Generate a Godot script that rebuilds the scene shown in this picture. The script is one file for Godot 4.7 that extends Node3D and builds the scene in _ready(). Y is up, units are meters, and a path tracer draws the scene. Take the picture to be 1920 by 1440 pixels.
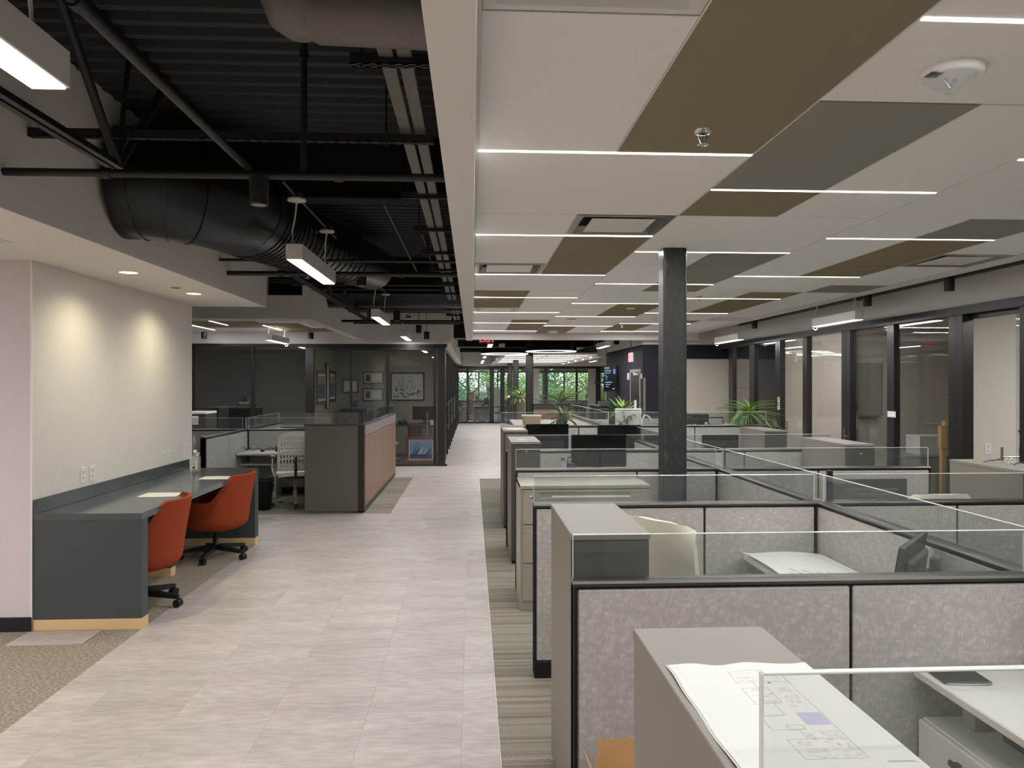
extends Node3D
# An open-plan office: x runs across the corridor, -z along it, y up, metres.

const EYE := 1.59
const TILE_Y := 2.606      # underside of the tiled ceiling
const SOFFIT_Y := 2.458    # underside of the plaster bulkhead round it
const RAIL := 0.937        # top of the cubicle partitions
const GLASS := 1.088       # top of the glass screens on them
const ORD := ["first", "second", "third", "fourth", "fifth", "sixth", "seventh", "eighth", "ninth", "tenth", "eleventh", "twelfth"]
const LIGHT_ENERGY := 1.08
const PENDANT_ENERGY := 1.25

var M := {}
var counts := {}
var T := Transform3D()
var rng := RandomNumberGenerator.new()


func _ready():
	rng.seed = 11
	set_camera_and_sky()
	make_materials()
	build_shell()
	build_ceiling()
	build_dark_ceiling()
	build_left_side()
	build_left_offices()
	build_right_offices()
	build_workstations()
	build_far_end()
	build_outside()


# ---------------------------------------------------------------- camera, sky
func set_camera_and_sky():
	var cam = Camera3D.new()
	cam.name = "camera"
	cam.fov = rad_to_deg(2.0 * atan(720.0 / 1400.0))
	cam.near = 0.05
	cam.far = 300.0
	add_child(cam)
	cam.position = Vector3(0, EYE, 0)
	cam.rotation.y = -atan(75.0 / 1400.0)
	cam.current = true
	var env = Environment.new()
	var sky = Sky.new()
	var sm = ProceduralSkyMaterial.new()
	sm.sky_top_color = Color(0.80, 0.88, 0.97)
	sm.sky_horizon_color = Color(0.95, 0.97, 0.98)
	sm.ground_horizon_color = Color(0.60, 0.62, 0.58)
	sm.ground_bottom_color = Color(0.30, 0.31, 0.28)
	sm.sky_energy_multiplier = 1.9
	sm.ground_energy_multiplier = 1.0
	sky.sky_material = sm
	env.background_mode = Environment.BG_SKY
	env.sky = sky
	env.tonemap_mode = Environment.TONE_MAPPER_LINEAR
	env.tonemap_exposure = 1.14
	env.sdfgi_enabled = true
	env.ssao_enabled = true
	env.ssil_enabled = true
	var we = WorldEnvironment.new()
	we.name = "world_environment"
	we.environment = env
	add_child(we)


# ---------------------------------------------------------------- nodes
func numbered(n):
	counts[n] = counts.get(n, -1) + 1
	return n if counts[n] == 0 else "%s_%03d" % [n, counts[n]]


func meta(o, label, category, group = ""):
	o.set_meta("label", label)
	o.set_meta("category", category)
	if group:
		o.set_meta("group", group)
	return o


# a thing standing at "at"; its parts are written in its own axes
func thing(called, label, category, at = Vector3.ZERO, turn = 0.0, group = ""):
	var o = Node3D.new()
	o.name = numbered(called)
	add_child(o)
	o.position = at
	o.rotation.y = turn
	meta(o, label, category, group)
	T = Transform3D()
	return o


# the same, but its parts are written in room coordinates
func thing_in_room(called, label, category, at, group = ""):
	var o = thing(called, label, category, at, 0.0, group)
	T = Transform3D(Basis(), -at)
	return o


func obj(called, s, m, parent):
	s.generate_normals()
	var o = MeshInstance3D.new()
	o.name = called
	o.mesh = s.commit()
	o.material_override = null
	o.mesh.surface_set_material(0, m)
	parent.add_child(o, true)
	return o


func same(called, mesh, parent, at = Vector3.ZERO, turn = Vector3.ZERO, scl = Vector3.ONE, m = null):
	var o = MeshInstance3D.new()
	o.name = called
	o.mesh = mesh
	if m:
		o.material_override = m
	parent.add_child(o, true)
	o.position = at
	o.rotation = turn
	o.scale = scl
	return o


func mesh_of(s, m):
	s.generate_normals()
	var me = s.commit()
	me.surface_set_material(0, m)
	return me


func copy(o, label, at, turn = null, group = ""):
	var c = o.duplicate()
	c.name = numbered(str(o.name))
	add_child(c)
	c.position = at
	if turn != null:
		c.rotation.y = turn
	c.set_meta("label", label)
	if group:
		c.set_meta("group", group)
	return c


func setting(called, s = null, m = null):
	var o
	if s:
		s.generate_normals()
		o = MeshInstance3D.new()
		o.mesh = s.commit()
		o.mesh.surface_set_material(0, m)
	else:
		o = Node3D.new()
	o.name = numbered(called)
	add_child(o)
	o.set_meta("kind", "structure")
	return o


func solo(called, s, m, label, category, group = ""):
	var o = setting(called, s, m)
	o.remove_meta("kind")
	return meta(o, label, category, group)


# one mesh written in room coordinates, its node at its base
func solo_at(called, at, s, m, label, category, group = ""):
	var o = solo(called, s, m, label, category, group)
	o.position = at
	return o


# ---------------------------------------------------------------- shapes
func st():
	var s = SurfaceTool.new()
	s.begin(Mesh.PRIMITIVE_TRIANGLES)
	s.set_smooth_group(-1)
	return s


func tri(s, a, b, c):
	s.add_vertex(T * a)
	s.add_vertex(T * b)
	s.add_vertex(T * c)


func quad(s, a, b, c, d):
	tri(s, a, b, c)
	tri(s, a, c, d)


# a face turned so that it looks away from the point "inside"
func face(s, pts, inside):
	var mid = Vector3.ZERO
	for p in pts:
		mid += p
	mid /= pts.size()
	var n = (pts[2] - pts[0]).cross(pts[1] - pts[0])
	var order = pts.duplicate()
	if n.dot(mid - inside) < 0:
		order.reverse()
	tri(s, order[0], order[1], order[2])
	if order.size() == 4:
		tri(s, order[0], order[2], order[3])


func bx(s, x0, x1, y0, y1, z0, z1, c = 0.0):
	var lo = Vector3(min(x0, x1), min(y0, y1), min(z0, z1))
	var hi = Vector3(max(x0, x1), max(y0, y1), max(z0, z1))
	var mid = (lo + hi) / 2
	var size = hi - lo
	c = min(c, min(size.x, min(size.y, size.z)) * 0.45)
	for k in 3:
		var i = (k + 1) % 3
		var j = (k + 2) % 3
		for e in 2:
			var q = []
			for w in [[0, 0], [1, 0], [1, 1], [0, 1]]:
				var p = Vector3()
				p[k] = hi[k] if e else lo[k]
				p[i] = hi[i] - c if w[0] else lo[i] + c
				p[j] = hi[j] - c if w[1] else lo[j] + c
				q.append(p)
			face(s, q, mid)
	if c <= 0.0:
		return
	for k in 3:                                  # the edges along k
		var i = (k + 1) % 3
		var j = (k + 2) % 3
		for e in [[0, 0], [0, 1], [1, 0], [1, 1]]:
			var a = Vector3()
			var b = Vector3()
			a[i] = hi[i] if e[0] else lo[i]
			a[j] = hi[j] - c if e[1] else lo[j] + c
			b[i] = hi[i] - c if e[0] else lo[i] + c
			b[j] = hi[j] if e[1] else lo[j]
			var a2 = a
			var b2 = b
			a[k] = lo[k] + c
			b[k] = lo[k] + c
			a2[k] = hi[k] - c
			b2[k] = hi[k] - c
			face(s, [a, a2, b2, b], mid)
	for e in 8:
		var h = [e & 1, (e >> 1) & 1, (e >> 2) & 1]
		var q = []
		for k in 3:
			var p = Vector3()
			for n in 3:
				p[n] = (hi[n] - (0.0 if n == k else c)) if h[n] else (lo[n] + (0.0 if n == k else c))
			q.append(p)
		face(s, q, mid)


func ring_of(p, dir, r, n, up = Vector3.UP):
	var d = dir.normalized()
	var a = d.cross(up)
	if a.length() < 0.01:
		a = d.cross(Vector3.RIGHT)
	a = a.normalized()
	var b = a.cross(d)
	var out = []
	for i in n:
		var t = TAU * i / n
		out.append(p + (a * cos(t) + b * sin(t)) * r)
	return out


# a round bar through the points; r is a number or one number for each point
func tube(s, pts, r, n = 8, caps = true):
	s.set_smooth_group(1)
	var rings = []
	for i in pts.size():
		var d = pts[min(i + 1, pts.size() - 1)] - pts[max(i - 1, 0)]
		rings.append(ring_of(pts[i], d, r[i] if r is Array else r, n))
	for i in pts.size() - 1:
		for k in n:
			var k2 = (k + 1) % n
			face(s, [rings[i][k], rings[i][k2], rings[i + 1][k2], rings[i + 1][k]], (pts[i] + pts[i + 1]) / 2)
	s.set_smooth_group(-1)
	if caps:
		for e in [0, pts.size() - 1]:
			var inner = pts[1] if e == 0 else pts[e - 1]
			for k in range(1, n - 1):
				face(s, [rings[e][0], rings[e][k], rings[e][k + 1]], inner)


# turned on a lathe round a vertical axis through "at": profile of [radius, height]
func lathe(s, prof, n = 24, at = Vector3.ZERO, smooth = true):
	for i in prof.size() - 1:
		s.set_smooth_group((i % 30 + 1) if not smooth else 1)
		for k in n:
			var a = TAU * k / n
			var b = TAU * (k + 1) / n
			var da = Vector3(cos(a), 0, sin(a))
			var db = Vector3(cos(b), 0, sin(b))
			var p = at + Vector3.UP * prof[i][1]
			var q = at + Vector3.UP * prof[i + 1][1]
			var v0 = p + da * prof[i][0]
			var v1 = p + db * prof[i][0]
			var v2 = q + db * prof[i + 1][0]
			var v3 = q + da * prof[i + 1][0]
			# walking the profile upwards, the outside is to its right
			if prof[i][0] < 1e-5:
				tri(s, v0, v3, v2)
			elif prof[i + 1][0] < 1e-5:
				tri(s, v0, v3, v1)
			else:
				quad(s, v0, v3, v2, v1)
	s.set_smooth_group(-1)


# an outline in x and y, given thickness in z
func prism(s, poly, z0, z1):
	var pts = PackedVector2Array(poly)
	var idx = Geometry2D.triangulate_polygon(pts)
	var flat = Geometry2D.is_polygon_clockwise(pts)
	for i in range(0, idx.size(), 3):
		var a = pts[idx[i]]
		var b = pts[idx[i + 1]]
		var c = pts[idx[i + 2]]
		var mid = Vector3((a.x + b.x + c.x) / 3, (a.y + b.y + c.y) / 3, (z0 + z1) / 2)
		face(s, [Vector3(a.x, a.y, z0), Vector3(b.x, b.y, z0), Vector3(c.x, c.y, z0)], mid)
		face(s, [Vector3(a.x, a.y, z1), Vector3(b.x, b.y, z1), Vector3(c.x, c.y, z1)], mid)
	for i in pts.size():
		var a = pts[i]
		var b = pts[(i + 1) % pts.size()]
		var out = Vector2(b.y - a.y, a.x - b.x) * (1.0 if not flat else -1.0)
		var mid = Vector3((a.x + b.x) / 2 - out.x, (a.y + b.y) / 2 - out.y, (z0 + z1) / 2)
		face(s, [Vector3(a.x, a.y, z0), Vector3(b.x, b.y, z0), Vector3(b.x, b.y, z1), Vector3(a.x, a.y, z1)], mid)


# a bent sheet: f(u, v) gives a point for 0 <= u, v <= 1; thick along its own normal
func sheet(s, f, nu, nv, thick):
	var g = []
	var h = []
	for i in nu + 1:
		var row = []
		for j in nv + 1:
			row.append(f.call(float(i) / nu, float(j) / nv))
		g.append(row)
	for i in nu + 1:
		var row = []
		for j in nv + 1:
			var du = g[min(i + 1, nu)][j] - g[max(i - 1, 0)][j]
			var dv = g[i][min(j + 1, nv)] - g[i][max(j - 1, 0)]
			row.append(g[i][j] + du.cross(dv).normalized() * thick)
		h.append(row)
	for i in nu:
		for j in nv:
			s.set_smooth_group(1)
			quad(s, g[i][j], g[i + 1][j], g[i + 1][j + 1], g[i][j + 1])
			s.set_smooth_group(2)
			quad(s, h[i][j], h[i][j + 1], h[i + 1][j + 1], h[i + 1][j])
	s.set_smooth_group(3)
	for i in nu:
		quad(s, g[i + 1][0], g[i][0], h[i][0], h[i + 1][0])
		quad(s, g[i][nv], g[i + 1][nv], h[i + 1][nv], h[i][nv])
	for j in nv:
		quad(s, g[0][j], g[0][j + 1], h[0][j + 1], h[0][j])
		quad(s, g[nu][j + 1], g[nu][j], h[nu][j], h[nu][j + 1])
	s.set_smooth_group(-1)


# a flat printed rectangle with uv, corners a (0,0) b (1,0) c (1,1) d (0,1), lying on something
func printed(s, a, b, c, d):
	var uv = [Vector2(0, 0), Vector2(1, 0), Vector2(1, 1), Vector2(0, 1)]
	var p = [a, b, c, d]
	for i in [0, 1, 2, 0, 2, 3]:
		s.set_uv(uv[i])
		s.add_vertex(T * p[i])


func words(text, size, depth, m, parent, at, turn = Vector3.ZERO, called = "lettering"):
	var t = TextMesh.new()
	var f = SystemFont.new()
	f.font_names = PackedStringArray(["Droid Sans"])
	f.font_weight = 700
	t.font = f
	t.text = text
	t.font_size = 32
	t.pixel_size = size / 32.0
	t.depth = depth
	t.material = m
	return same(called, t, parent, at, turn)


# ---------------------------------------------------------------- light
func area_light(parent, at, sx, sy, energy, color, down = true):
	var l = AreaLight3D.new()
	l.name = "lamp_light"
	l.area_size = Vector2(sx, sy)
	l.light_energy = energy
	l.light_color = color
	l.shadow_enabled = true
	l.area_range = 40.0
	parent.add_child(l, true)
	l.position = at
	if down:
		l.rotation.x = -PI / 2
	return l


# ---------------------------------------------------------------- materials
func mat(called, r, g, b, rough = 0.6, metal = 0.0, spec = 0.5):
	var m = StandardMaterial3D.new()
	m.resource_name = called
	m.albedo_color = Color(r / 255.0, g / 255.0, b / 255.0)
	m.roughness = rough
	m.metallic = metal
	m.metallic_specular = spec
	M[called] = m
	return m


func textured(m, t, scl, world = true):
	m.albedo_texture = t
	m.uv1_triplanar = true
	m.uv1_world_triplanar = world
	m.uv1_triplanar_sharpness = 8.0
	m.uv1_scale = scl
	return m


func glow(called, r, g, b, energy):
	var m = mat(called, 230, 230, 230, 0.5)
	m.emission_enabled = true
	m.emission = Color(r / 255.0, g / 255.0, b / 255.0)
	m.emission_energy_multiplier = energy
	return m


func pane(called, r, g, b, a, spec = 0.5):
	var m = mat(called, r, g, b, 0.0, 0.0, spec)
	m.albedo_color.a = a
	m.transparency = BaseMaterial3D.TRANSPARENCY_ALPHA
	m.cull_mode = BaseMaterial3D.CULL_DISABLED
	return m


func noise_image(w, h, sd, freq, octaves = 4):
	var n = FastNoiseLite.new()
	n.seed = sd
	n.frequency = freq
	n.fractal_octaves = octaves
	var im = n.get_seamless_image(w, h)
	im.convert(Image.FORMAT_L8)
	return im


func picture(w, h, bytes):
	return ImageTexture.create_from_image(Image.create_from_data(w, h, false, Image.FORMAT_RGB8, bytes))


func paint(w, h, f):
	var by = PackedByteArray()
	by.resize(w * h * 3)
	var i = 0
	for y in h:
		for x in w:
			var c = f.call(x, y)
			by[i] = clampi(int(c.x), 0, 255)
			by[i + 1] = clampi(int(c.y), 0, 255)
			by[i + 2] = clampi(int(c.z), 0, 255)
			i += 3
	return picture(w, h, by)


func make_materials():
	# floor tile of streaked vinyl
	var big = noise_image(128, 512, 3, 0.012)
	big.resize(512, 512, Image.INTERPOLATE_CUBIC)
	var fine = noise_image(128, 512, 7, 0.09)
	fine.resize(512, 512, Image.INTERPOLATE_CUBIC)
	var blotch = noise_image(512, 512, 21, 0.006, 3)
	var vinyl = paint(512, 512, func(x, y):
		var a = big.get_pixel(x, y).r - 0.5
		var b = fine.get_pixel(x, y).r - 0.5
		var c = blotch.get_pixel(x, y).r
		var base = Vector3(210, 197, 191).lerp(Vector3(202, 197, 188), c)
		return base + Vector3.ONE * (a * 22.0 + b * 26.0))
	for k in 5:
		var t = [0, -4, 3, -2, 2][k]
		var m = mat("vinyl_%d" % k, 244 + t, 243 + t, 242 + t, 0.42, 0.0, 0.4)
		textured(m, vinyl, Vector3(0.55, 0.55, 0.55))
		m.uv1_offset = Vector3(k * 0.37, 0, k * 0.61)
	# striped carpet of the work areas
	var band = []
	var tone = 0.0
	rng.seed = 5
	while band.size() < 512:
		tone = [-18.0, -9.0, 0.0, 6.0, 12.0, -13.0, 9.0][rng.randi() % 7]
		for k in rng.randi_range(3, 12):
			band.append(tone)
		if rng.randf() < 0.4:
			for k in 2:
				band.append(34.0 if rng.randf() < 0.5 else -36.0)
	var grain = noise_image(512, 512, 9, 0.35, 2)
	var stripes = paint(512, 512, func(x, y):
		var yy = (y + int(2.0 * sin(TAU * x / 20.0)) + 512) % 512
		var g = (grain.get_pixel(x, y).r - 0.5) * 95.0
		return Vector3(150, 145, 131) + Vector3.ONE * (band[yy] + g))
	textured(mat("carpet_stripes", 255, 255, 255, 0.97, 0.0, 0.2), stripes, Vector3(1.6, 1.6, 0.72))
	# flecked carpet of the quiet bay
	var long = noise_image(256, 512, 13, 0.10, 3)
	long.resize(512, 512, Image.INTERPOLATE_CUBIC)
	var flecks = paint(512, 512, func(x, y):
		var a = long.get_pixel(x, y).r - 0.5
		var g = grain.get_pixel(x, y).r - 0.5
		var row = sin(TAU * y / 14.0)
		var v = a * 70.0 + g * 60.0 + row * 9.0
		if a + g * 0.7 > 0.42:
			v += 70.0
		return Vector3(158, 147, 130) + Vector3.ONE * v)
	textured(mat("carpet_flecked", 255, 255, 255, 0.97, 0.0, 0.2), flecks, Vector3(1.4, 1.4, 1.4))
	# woven fabric of the partitions: fine threads with short pale dashes standing in clusters
	var dash = PackedByteArray()
	dash.resize(512 * 512)
	rng.seed = 8
	for k in 800:
		var cx = rng.randi() % 512
		var cy = rng.randi() % 512
		for n in rng.randi_range(1, 5):
			var len = rng.randi_range(9, 26)
			for y in len:
				dash[((cy + y) % 512) * 512 + (cx + n * 6) % 512] = 1
	var weave = paint(512, 512, func(x, y):
		var v = (grain.get_pixel(x, y).r - 0.5) * 34.0 + (5.0 if y % 4 < 2 else -5.0) + (3.0 if x % 6 < 3 else -3.0)
		return Vector3(196, 192, 187) + Vector3.ONE * (v + 40.0 * dash[y * 512 + x]))
	textured(mat("fabric", 228, 227, 226, 0.95, 0.0, 0.2), weave, Vector3(2.6, 2.6, 2.6))
	# vinyl wall covering with a fine upright rib
	var rib = noise_image(512, 16, 17, 0.3, 2)
	rib.resize(512, 512, Image.INTERPOLATE_CUBIC)
	var ribs = paint(512, 512, func(x, y):
		return Vector3(226, 221, 214) + Vector3.ONE * ((rib.get_pixel(x, y).r - 0.5) * 12.0 + (grain.get_pixel(x, y).r - 0.5) * 8.0))
	textured(mat("wall_covering", 250, 250, 250, 0.8, 0.0, 0.3), ribs, Vector3(1.2, 1.2, 1.2))
	# brown wood veneer, upright grain
	var g1 = noise_image(512, 64, 31, 0.05)
	g1.resize(512, 512, Image.INTERPOLATE_CUBIC)
	var wood = paint(512, 512, func(x, y):
		var a = g1.get_pixel(x, y).r - 0.5
		return Vector3(150, 118, 98) + Vector3(1.0, 0.9, 0.8) * (a * 46.0 + (grain.get_pixel(x, y).r - 0.5) * 10.0))
	textured(mat("walnut", 255, 255, 255, 0.5), wood, Vector3(1.6, 1.6, 1.6))
	# acoustic tile, very fine speckle
	var speck = paint(256, 256, func(x, y):
		return Vector3(243, 241, 237) + Vector3.ONE * ((grain.get_pixel(x, y).r - 0.5) * 14.0))
	textured(mat("tile_white", 255, 255, 255, 0.9, 0.0, 0.2), speck, Vector3(2.0, 2.0, 2.0))
	mat("tile_taupe", 146, 134, 112, 0.9, 0.0, 0.2)
	mat("tile_grey", 150, 147, 138, 0.9, 0.0, 0.2)
	mat("plaster", 226, 222, 217, 0.85, 0.0, 0.3)
	mat("wall_paint", 214, 205, 206, 0.8, 0.0, 0.3)
	mat("beige_paint", 214, 206, 192, 0.75, 0.0, 0.3)
	mat("navy_paint", 50, 47, 58, 0.7, 0.0, 0.3)
	mat("black_paint", 26, 25, 24, 0.8, 0.0, 0.3)
	mat("black_steel", 40, 38, 37, 0.45, 0.2)
	mat("deck_black", 46, 44, 43, 0.7)
	mat("duct_black", 14, 13, 13, 0.32, 0.1)
	mat("tray_grey", 110, 107, 102, 0.5, 0.3)
	mat("galvanised", 150, 147, 140, 0.35, 0.9)
	mat("white_metal", 222, 220, 214, 0.45)
	mat("white_plastic", 232, 230, 224, 0.4)
	mat("frame_dark", 46, 44, 44, 0.4, 0.4)
	mat("frame_bronze", 62, 60, 58, 0.32, 0.6)
	mat("rail_metal", 92, 90, 86, 0.34, 0.85)
	mat("frame_black", 18, 18, 19, 0.5)
	mat("laminate", 132, 125, 114, 0.5, 0.0, 0.5)
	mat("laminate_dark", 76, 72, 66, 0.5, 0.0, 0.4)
	mat("laminate_mid", 106, 101, 95, 0.5, 0.0, 0.4)
	mat("mauve_tile", 150, 141, 140, 0.8, 0.0, 0.3)
	mat("laminate_light", 174, 166, 150, 0.42)
	mat("beige_metal", 168, 164, 148, 0.33, 0.15)
	mat("beige_metal_dark", 128, 126, 112, 0.33, 0.15)
	mat("slate", 74, 80, 83, 0.13, 0.0, 0.55)
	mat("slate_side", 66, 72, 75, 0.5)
	mat("maple", 222, 190, 140, 0.6)
	mat("orange_fabric", 150, 66, 40, 0.9, 0.0, 0.25)
	mat("black_plastic", 22, 22, 23, 0.42)
	mat("dark_plastic", 58, 58, 56, 0.42)
	mat("screen_black", 8, 9, 10, 0.12)
	mat("screen_rim", 16, 16, 17, 0.4)
	mat("cream_fabric", 224, 219, 200, 0.85, 0.0, 0.25)
	mat("chair_white", 226, 222, 212, 0.5)
	mat("chrome", 200, 200, 200, 0.2, 1.0)
	mat("desk_white", 226, 224, 217, 0.4)
	mat("desk_dark", 70, 62, 56, 0.45)
	mat("paper", 222, 220, 213, 0.8, 0.0, 0.3)
	mat("cardboard", 188, 148, 102, 0.85)
	mat("leaf", 96, 138, 40, 0.55)
	mat("leaf_pale", 152, 178, 84, 0.55)
	mat("leaf_dark", 54, 84, 44, 0.5)
	mat("leaf_silver", 132, 142, 112, 0.55)
	mat("soil", 48, 38, 30, 0.95)
	mat("wicker", 192, 168, 132, 0.8)
	mat("red_paint", 190, 50, 44, 0.5)
	mat("blue_paint", 50, 84, 160, 0.5)
	mat("green_card", 52, 120, 70, 0.7)
	mat("yellow_card", 230, 178, 60, 0.6)
	mat("gilt", 128, 112, 76, 0.45, 0.3)
	mat("frame_wood", 120, 72, 34, 0.5)
	mat("wood_pale", 204, 166, 112, 0.6)
	mat("board_white", 238, 237, 230, 0.25)
	mat("office_wall", 168, 162, 150, 0.8, 0.0, 0.3)
	mat("office_carpet", 96, 93, 88, 0.95)
	mat("bark", 74, 60, 48, 0.9)
	mat("skin", 196, 142, 112, 0.6)
	mat("shirt", 92, 92, 94, 0.85)
	mat("hair", 52, 38, 30, 0.8)
	mat("grass_green", 90, 112, 60, 0.95)
	mat("glass_edge", 232, 236, 230, 0.12, 0.0, 0.8)
	pane("screen_glass", 104, 116, 110, 0.13)
	pane("office_glass", 60, 64, 60, 0.10)
	pane("window_glass", 200, 210, 205, 0.03)
	pane("clear_plastic", 225, 230, 232, 0.18)
	glow("lamp_face", 255, 251, 243, 3.2)
	glow("lamp_face_warm", 255, 244, 214, 3.0)
	glow("ring_face", 255, 252, 246, 2.6)
	glow("exit_red", 255, 28, 30, 1.6)
	glow("exit_pink", 255, 74, 92, 1.3)
	# painted steel of the column, scuffed with pale scrapes
	rng.seed = 77
	var scuff = PackedByteArray()
	scuff.resize(256 * 512)
	for k in 26:
		var px = rng.randi() % 256
		var py = rng.randi() % 200
		for n in rng.randi_range(4, 22):
			px = (px + rng.randi_range(-1, 1) + 256) % 256
			py = (py + 1) % 512
			scuff[py * 256 + px] = rng.randi_range(40, 110)
	var g2 = noise_image(256, 512, 41, 0.03)
	var steel = paint(256, 512, func(x, y):
		return Vector3(60, 60, 57) + Vector3.ONE * ((g2.get_pixel(x, y).r - 0.5) * 16.0 + scuff[y * 256 + x]))
	textured(mat("column_paint", 255, 255, 255, 0.38, 0.25), steel, Vector3(2.5, 0.7, 2.5))


# ---------------------------------------------------------------- the shell
func slab(called, m, x0, x1, y0, y1, z0, z1, parent = null, c = 0.0):
	T = Transform3D()
	var s = st()
	bx(s, x0, x1, y0, y1, z0, z1, c)
	if parent:
		return obj(called, s, m, parent)
	return setting(called, s, m)


func build_shell():
	var fl = setting("floor")
	slab("slab", M.office_carpet, -7.2, 9.2, -0.25, -0.012, 4.2, -33.8, fl)
	slab("carpet", M.carpet_flecked, -7.0, -2.14, -0.012, 0, 4.0, -7.65, fl)
	slab("carpet", M.carpet_stripes, -7.0, -1.0, -0.012, 0, -9.25, -12.75, fl)
	slab("carpet", M.carpet_stripes, 0.122, 4.9, -0.012, 0, 4.0, -12.55, fl)
	slab("edge_strip", M.white_metal, 0.118, 0.1235, -0.012, 0.001, 4.0, -12.55, fl)
	slab("carpet", M.office_carpet, -7.0, -0.62, -0.012, 0, -14.62, -33.5, fl)
	slab("carpet", M.office_carpet, 4.9, 9.0, -0.012, 0, 4.0, -33.5, fl)
	slab("vinyl_sheet", M.vinyl_0, -0.62, 4.9, -0.012, 0, -16.2, -33.5, fl)
	# vinyl tiles, laid in a staggered bond
	T = Transform3D()
	var s = st()
	var w = 0.4572
	var d = 0.9144
	bx(s, 0, w - 0.0008, -0.012, 0, 0, -(d - 0.0008))
	var whole = mesh_of(s, null)
	var k = 0
	for r in [[-2.14, 0.118, 4.0, -7.65], [-7.0, 0.118, -7.65, -9.25], [-1.0, 0.118, -9.25, -12.75], [-7.0, 0.118, -12.75, -14.62], [-0.62, 0.118, -14.62, -16.2], [0.118, 4.9, -12.55, -16.2]]:
		for i in range(-17, 13):
			var x = -0.046 + i * w
			if x + w <= r[0] or x >= r[1]:
				continue
			for j in range(-8, 20):
				var z = 0.47 - j * d - (0.0 if posmod(i, 2) == 0 else d * 0.5)
				if z <= r[3] or z - d >= r[2]:
					continue
				k += 1
				var m = M["vinyl_%d" % ((i * 7 + j * 3 + i * j) % 5 if i * 7 + j * 3 + i * j >= 0 else posmod(i * 7 + j * 3 + i * j, 5))]
				if x >= r[0] and x + w <= r[1] and z <= r[2] and z - d >= r[3]:
					same("vinyl_tile", whole, fl, Vector3(x, 0, z), Vector3.ZERO, Vector3.ONE, m)
				else:
					slab("vinyl_tile", m, max(x, r[0]), min(x + w, r[1]) - 0.0008, -0.012, 0, min(z, r[2]), max(z - d, r[3]) + 0.0008, fl)
	# outer walls
	slab("wall_back", M.office_wall, -7.2, 9.2, 0, 3.6, 4.0, 4.2)
	slab("wall_left", M.wall_paint, -7.2, -7.0, 0, 3.6, 4.2, -33.8)
	slab("wall_right", M.office_wall, 9.0, 9.2, 0, 3.6, 4.2, -33.8)
	var far = setting("wall_far")
	slab("plaster", M.office_wall, -7.0, 9.0, 0, 0.80, -33.5, -33.75, far)
	slab("plaster", M.office_wall, -7.0, 9.0, 2.16, 3.6, -33.5, -33.75, far)
	slab("plaster", M.office_wall, -7.0, -1.2, 0.8, 2.16, -33.5, -33.75, far)
	slab("plaster", M.office_wall, 6.4, 9.0, 0.8, 2.16, -33.5, -33.75, far)
	# wall of the quiet bay
	var bay = setting("wall_bay")
	slab("plaster", M.wall_paint, -7.0, -2.83, 0, 2.40, -4.96, -7.705, bay)
	slab("wall_covering", M.wall_covering, -2.83, -2.826, 0, 2.40, -4.962, -7.708, bay)
	slab("corner_bead", M.white_plastic, -2.834, -2.824, 0.09, 2.385, -4.956, -4.964, bay)
	slab("baseboard_front", M.frame_black, -7.0, -2.828, 0.0, 0.092, -4.948, -4.962, null, 0.003)
	# plaster soffit over the bay, with its tall face towards the corridor
	var sf = setting("ceiling_soffit")
	slab("underside", M.plaster, -7.0, -2.12, 2.385, 2.45, 4.0, -7.83, sf)
	slab("face", M.plaster, -2.17, -2.1195, 2.3855, 3.29, 4.0, -4.97, sf)
	slab("face", M.plaster, -2.17, -2.1195, 2.3855, 2.99, -4.97, -7.83, sf)
	slab("upper_wall", M.black_paint, -2.30, -2.17, 2.99, 3.29, -4.97, -9.95, sf)
	# bulkhead round the ceiling over the left cubicles
	var bk = setting("trim_1")
	slab("face", M.plaster, -7.0, -2.692, 2.446, 3.29, -9.95, -10.05, bk)
	slab("face", M.plaster, -2.692, -2.227, 2.446, 2.757, -9.95, -10.05, bk)
	slab("face", M.plaster, -2.692, -2.227, 3.013, 3.29, -9.95, -10.05, bk)
	slab("face", M.plaster, -2.227, -2.12, 2.446, 3.29, -9.95, -10.05, bk)
	slab("opening_shade", M.black_paint, -2.70, -2.22, 2.74, 3.02, -10.10, -10.14, bk)  # black sheet put in for the dark depth behind the gap
	slab("side", M.plaster, -2.25, -2.12, 2.446, 3.0, -10.05, -14.55, bk)
	slab("border", M.plaster, -7.0, -2.25, 2.446, 2.60, -10.05, -10.35, bk)
	# plaster over the left glass wall and along the corridor
	var up = setting("trim_2")
	slab("face", M.plaster, -7.0, -0.41, 2.362, 3.29, -14.53, -14.66, up)
	slab("ledge", M.plaster, -0.70, -0.41, 2.362, 3.29, -14.66, -30.2, up)
	# plaster over the right glass wall
	slab("trim_3", M.plaster, 4.95, 5.08, 2.372, 3.29, 4.0, -15.05)


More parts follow.
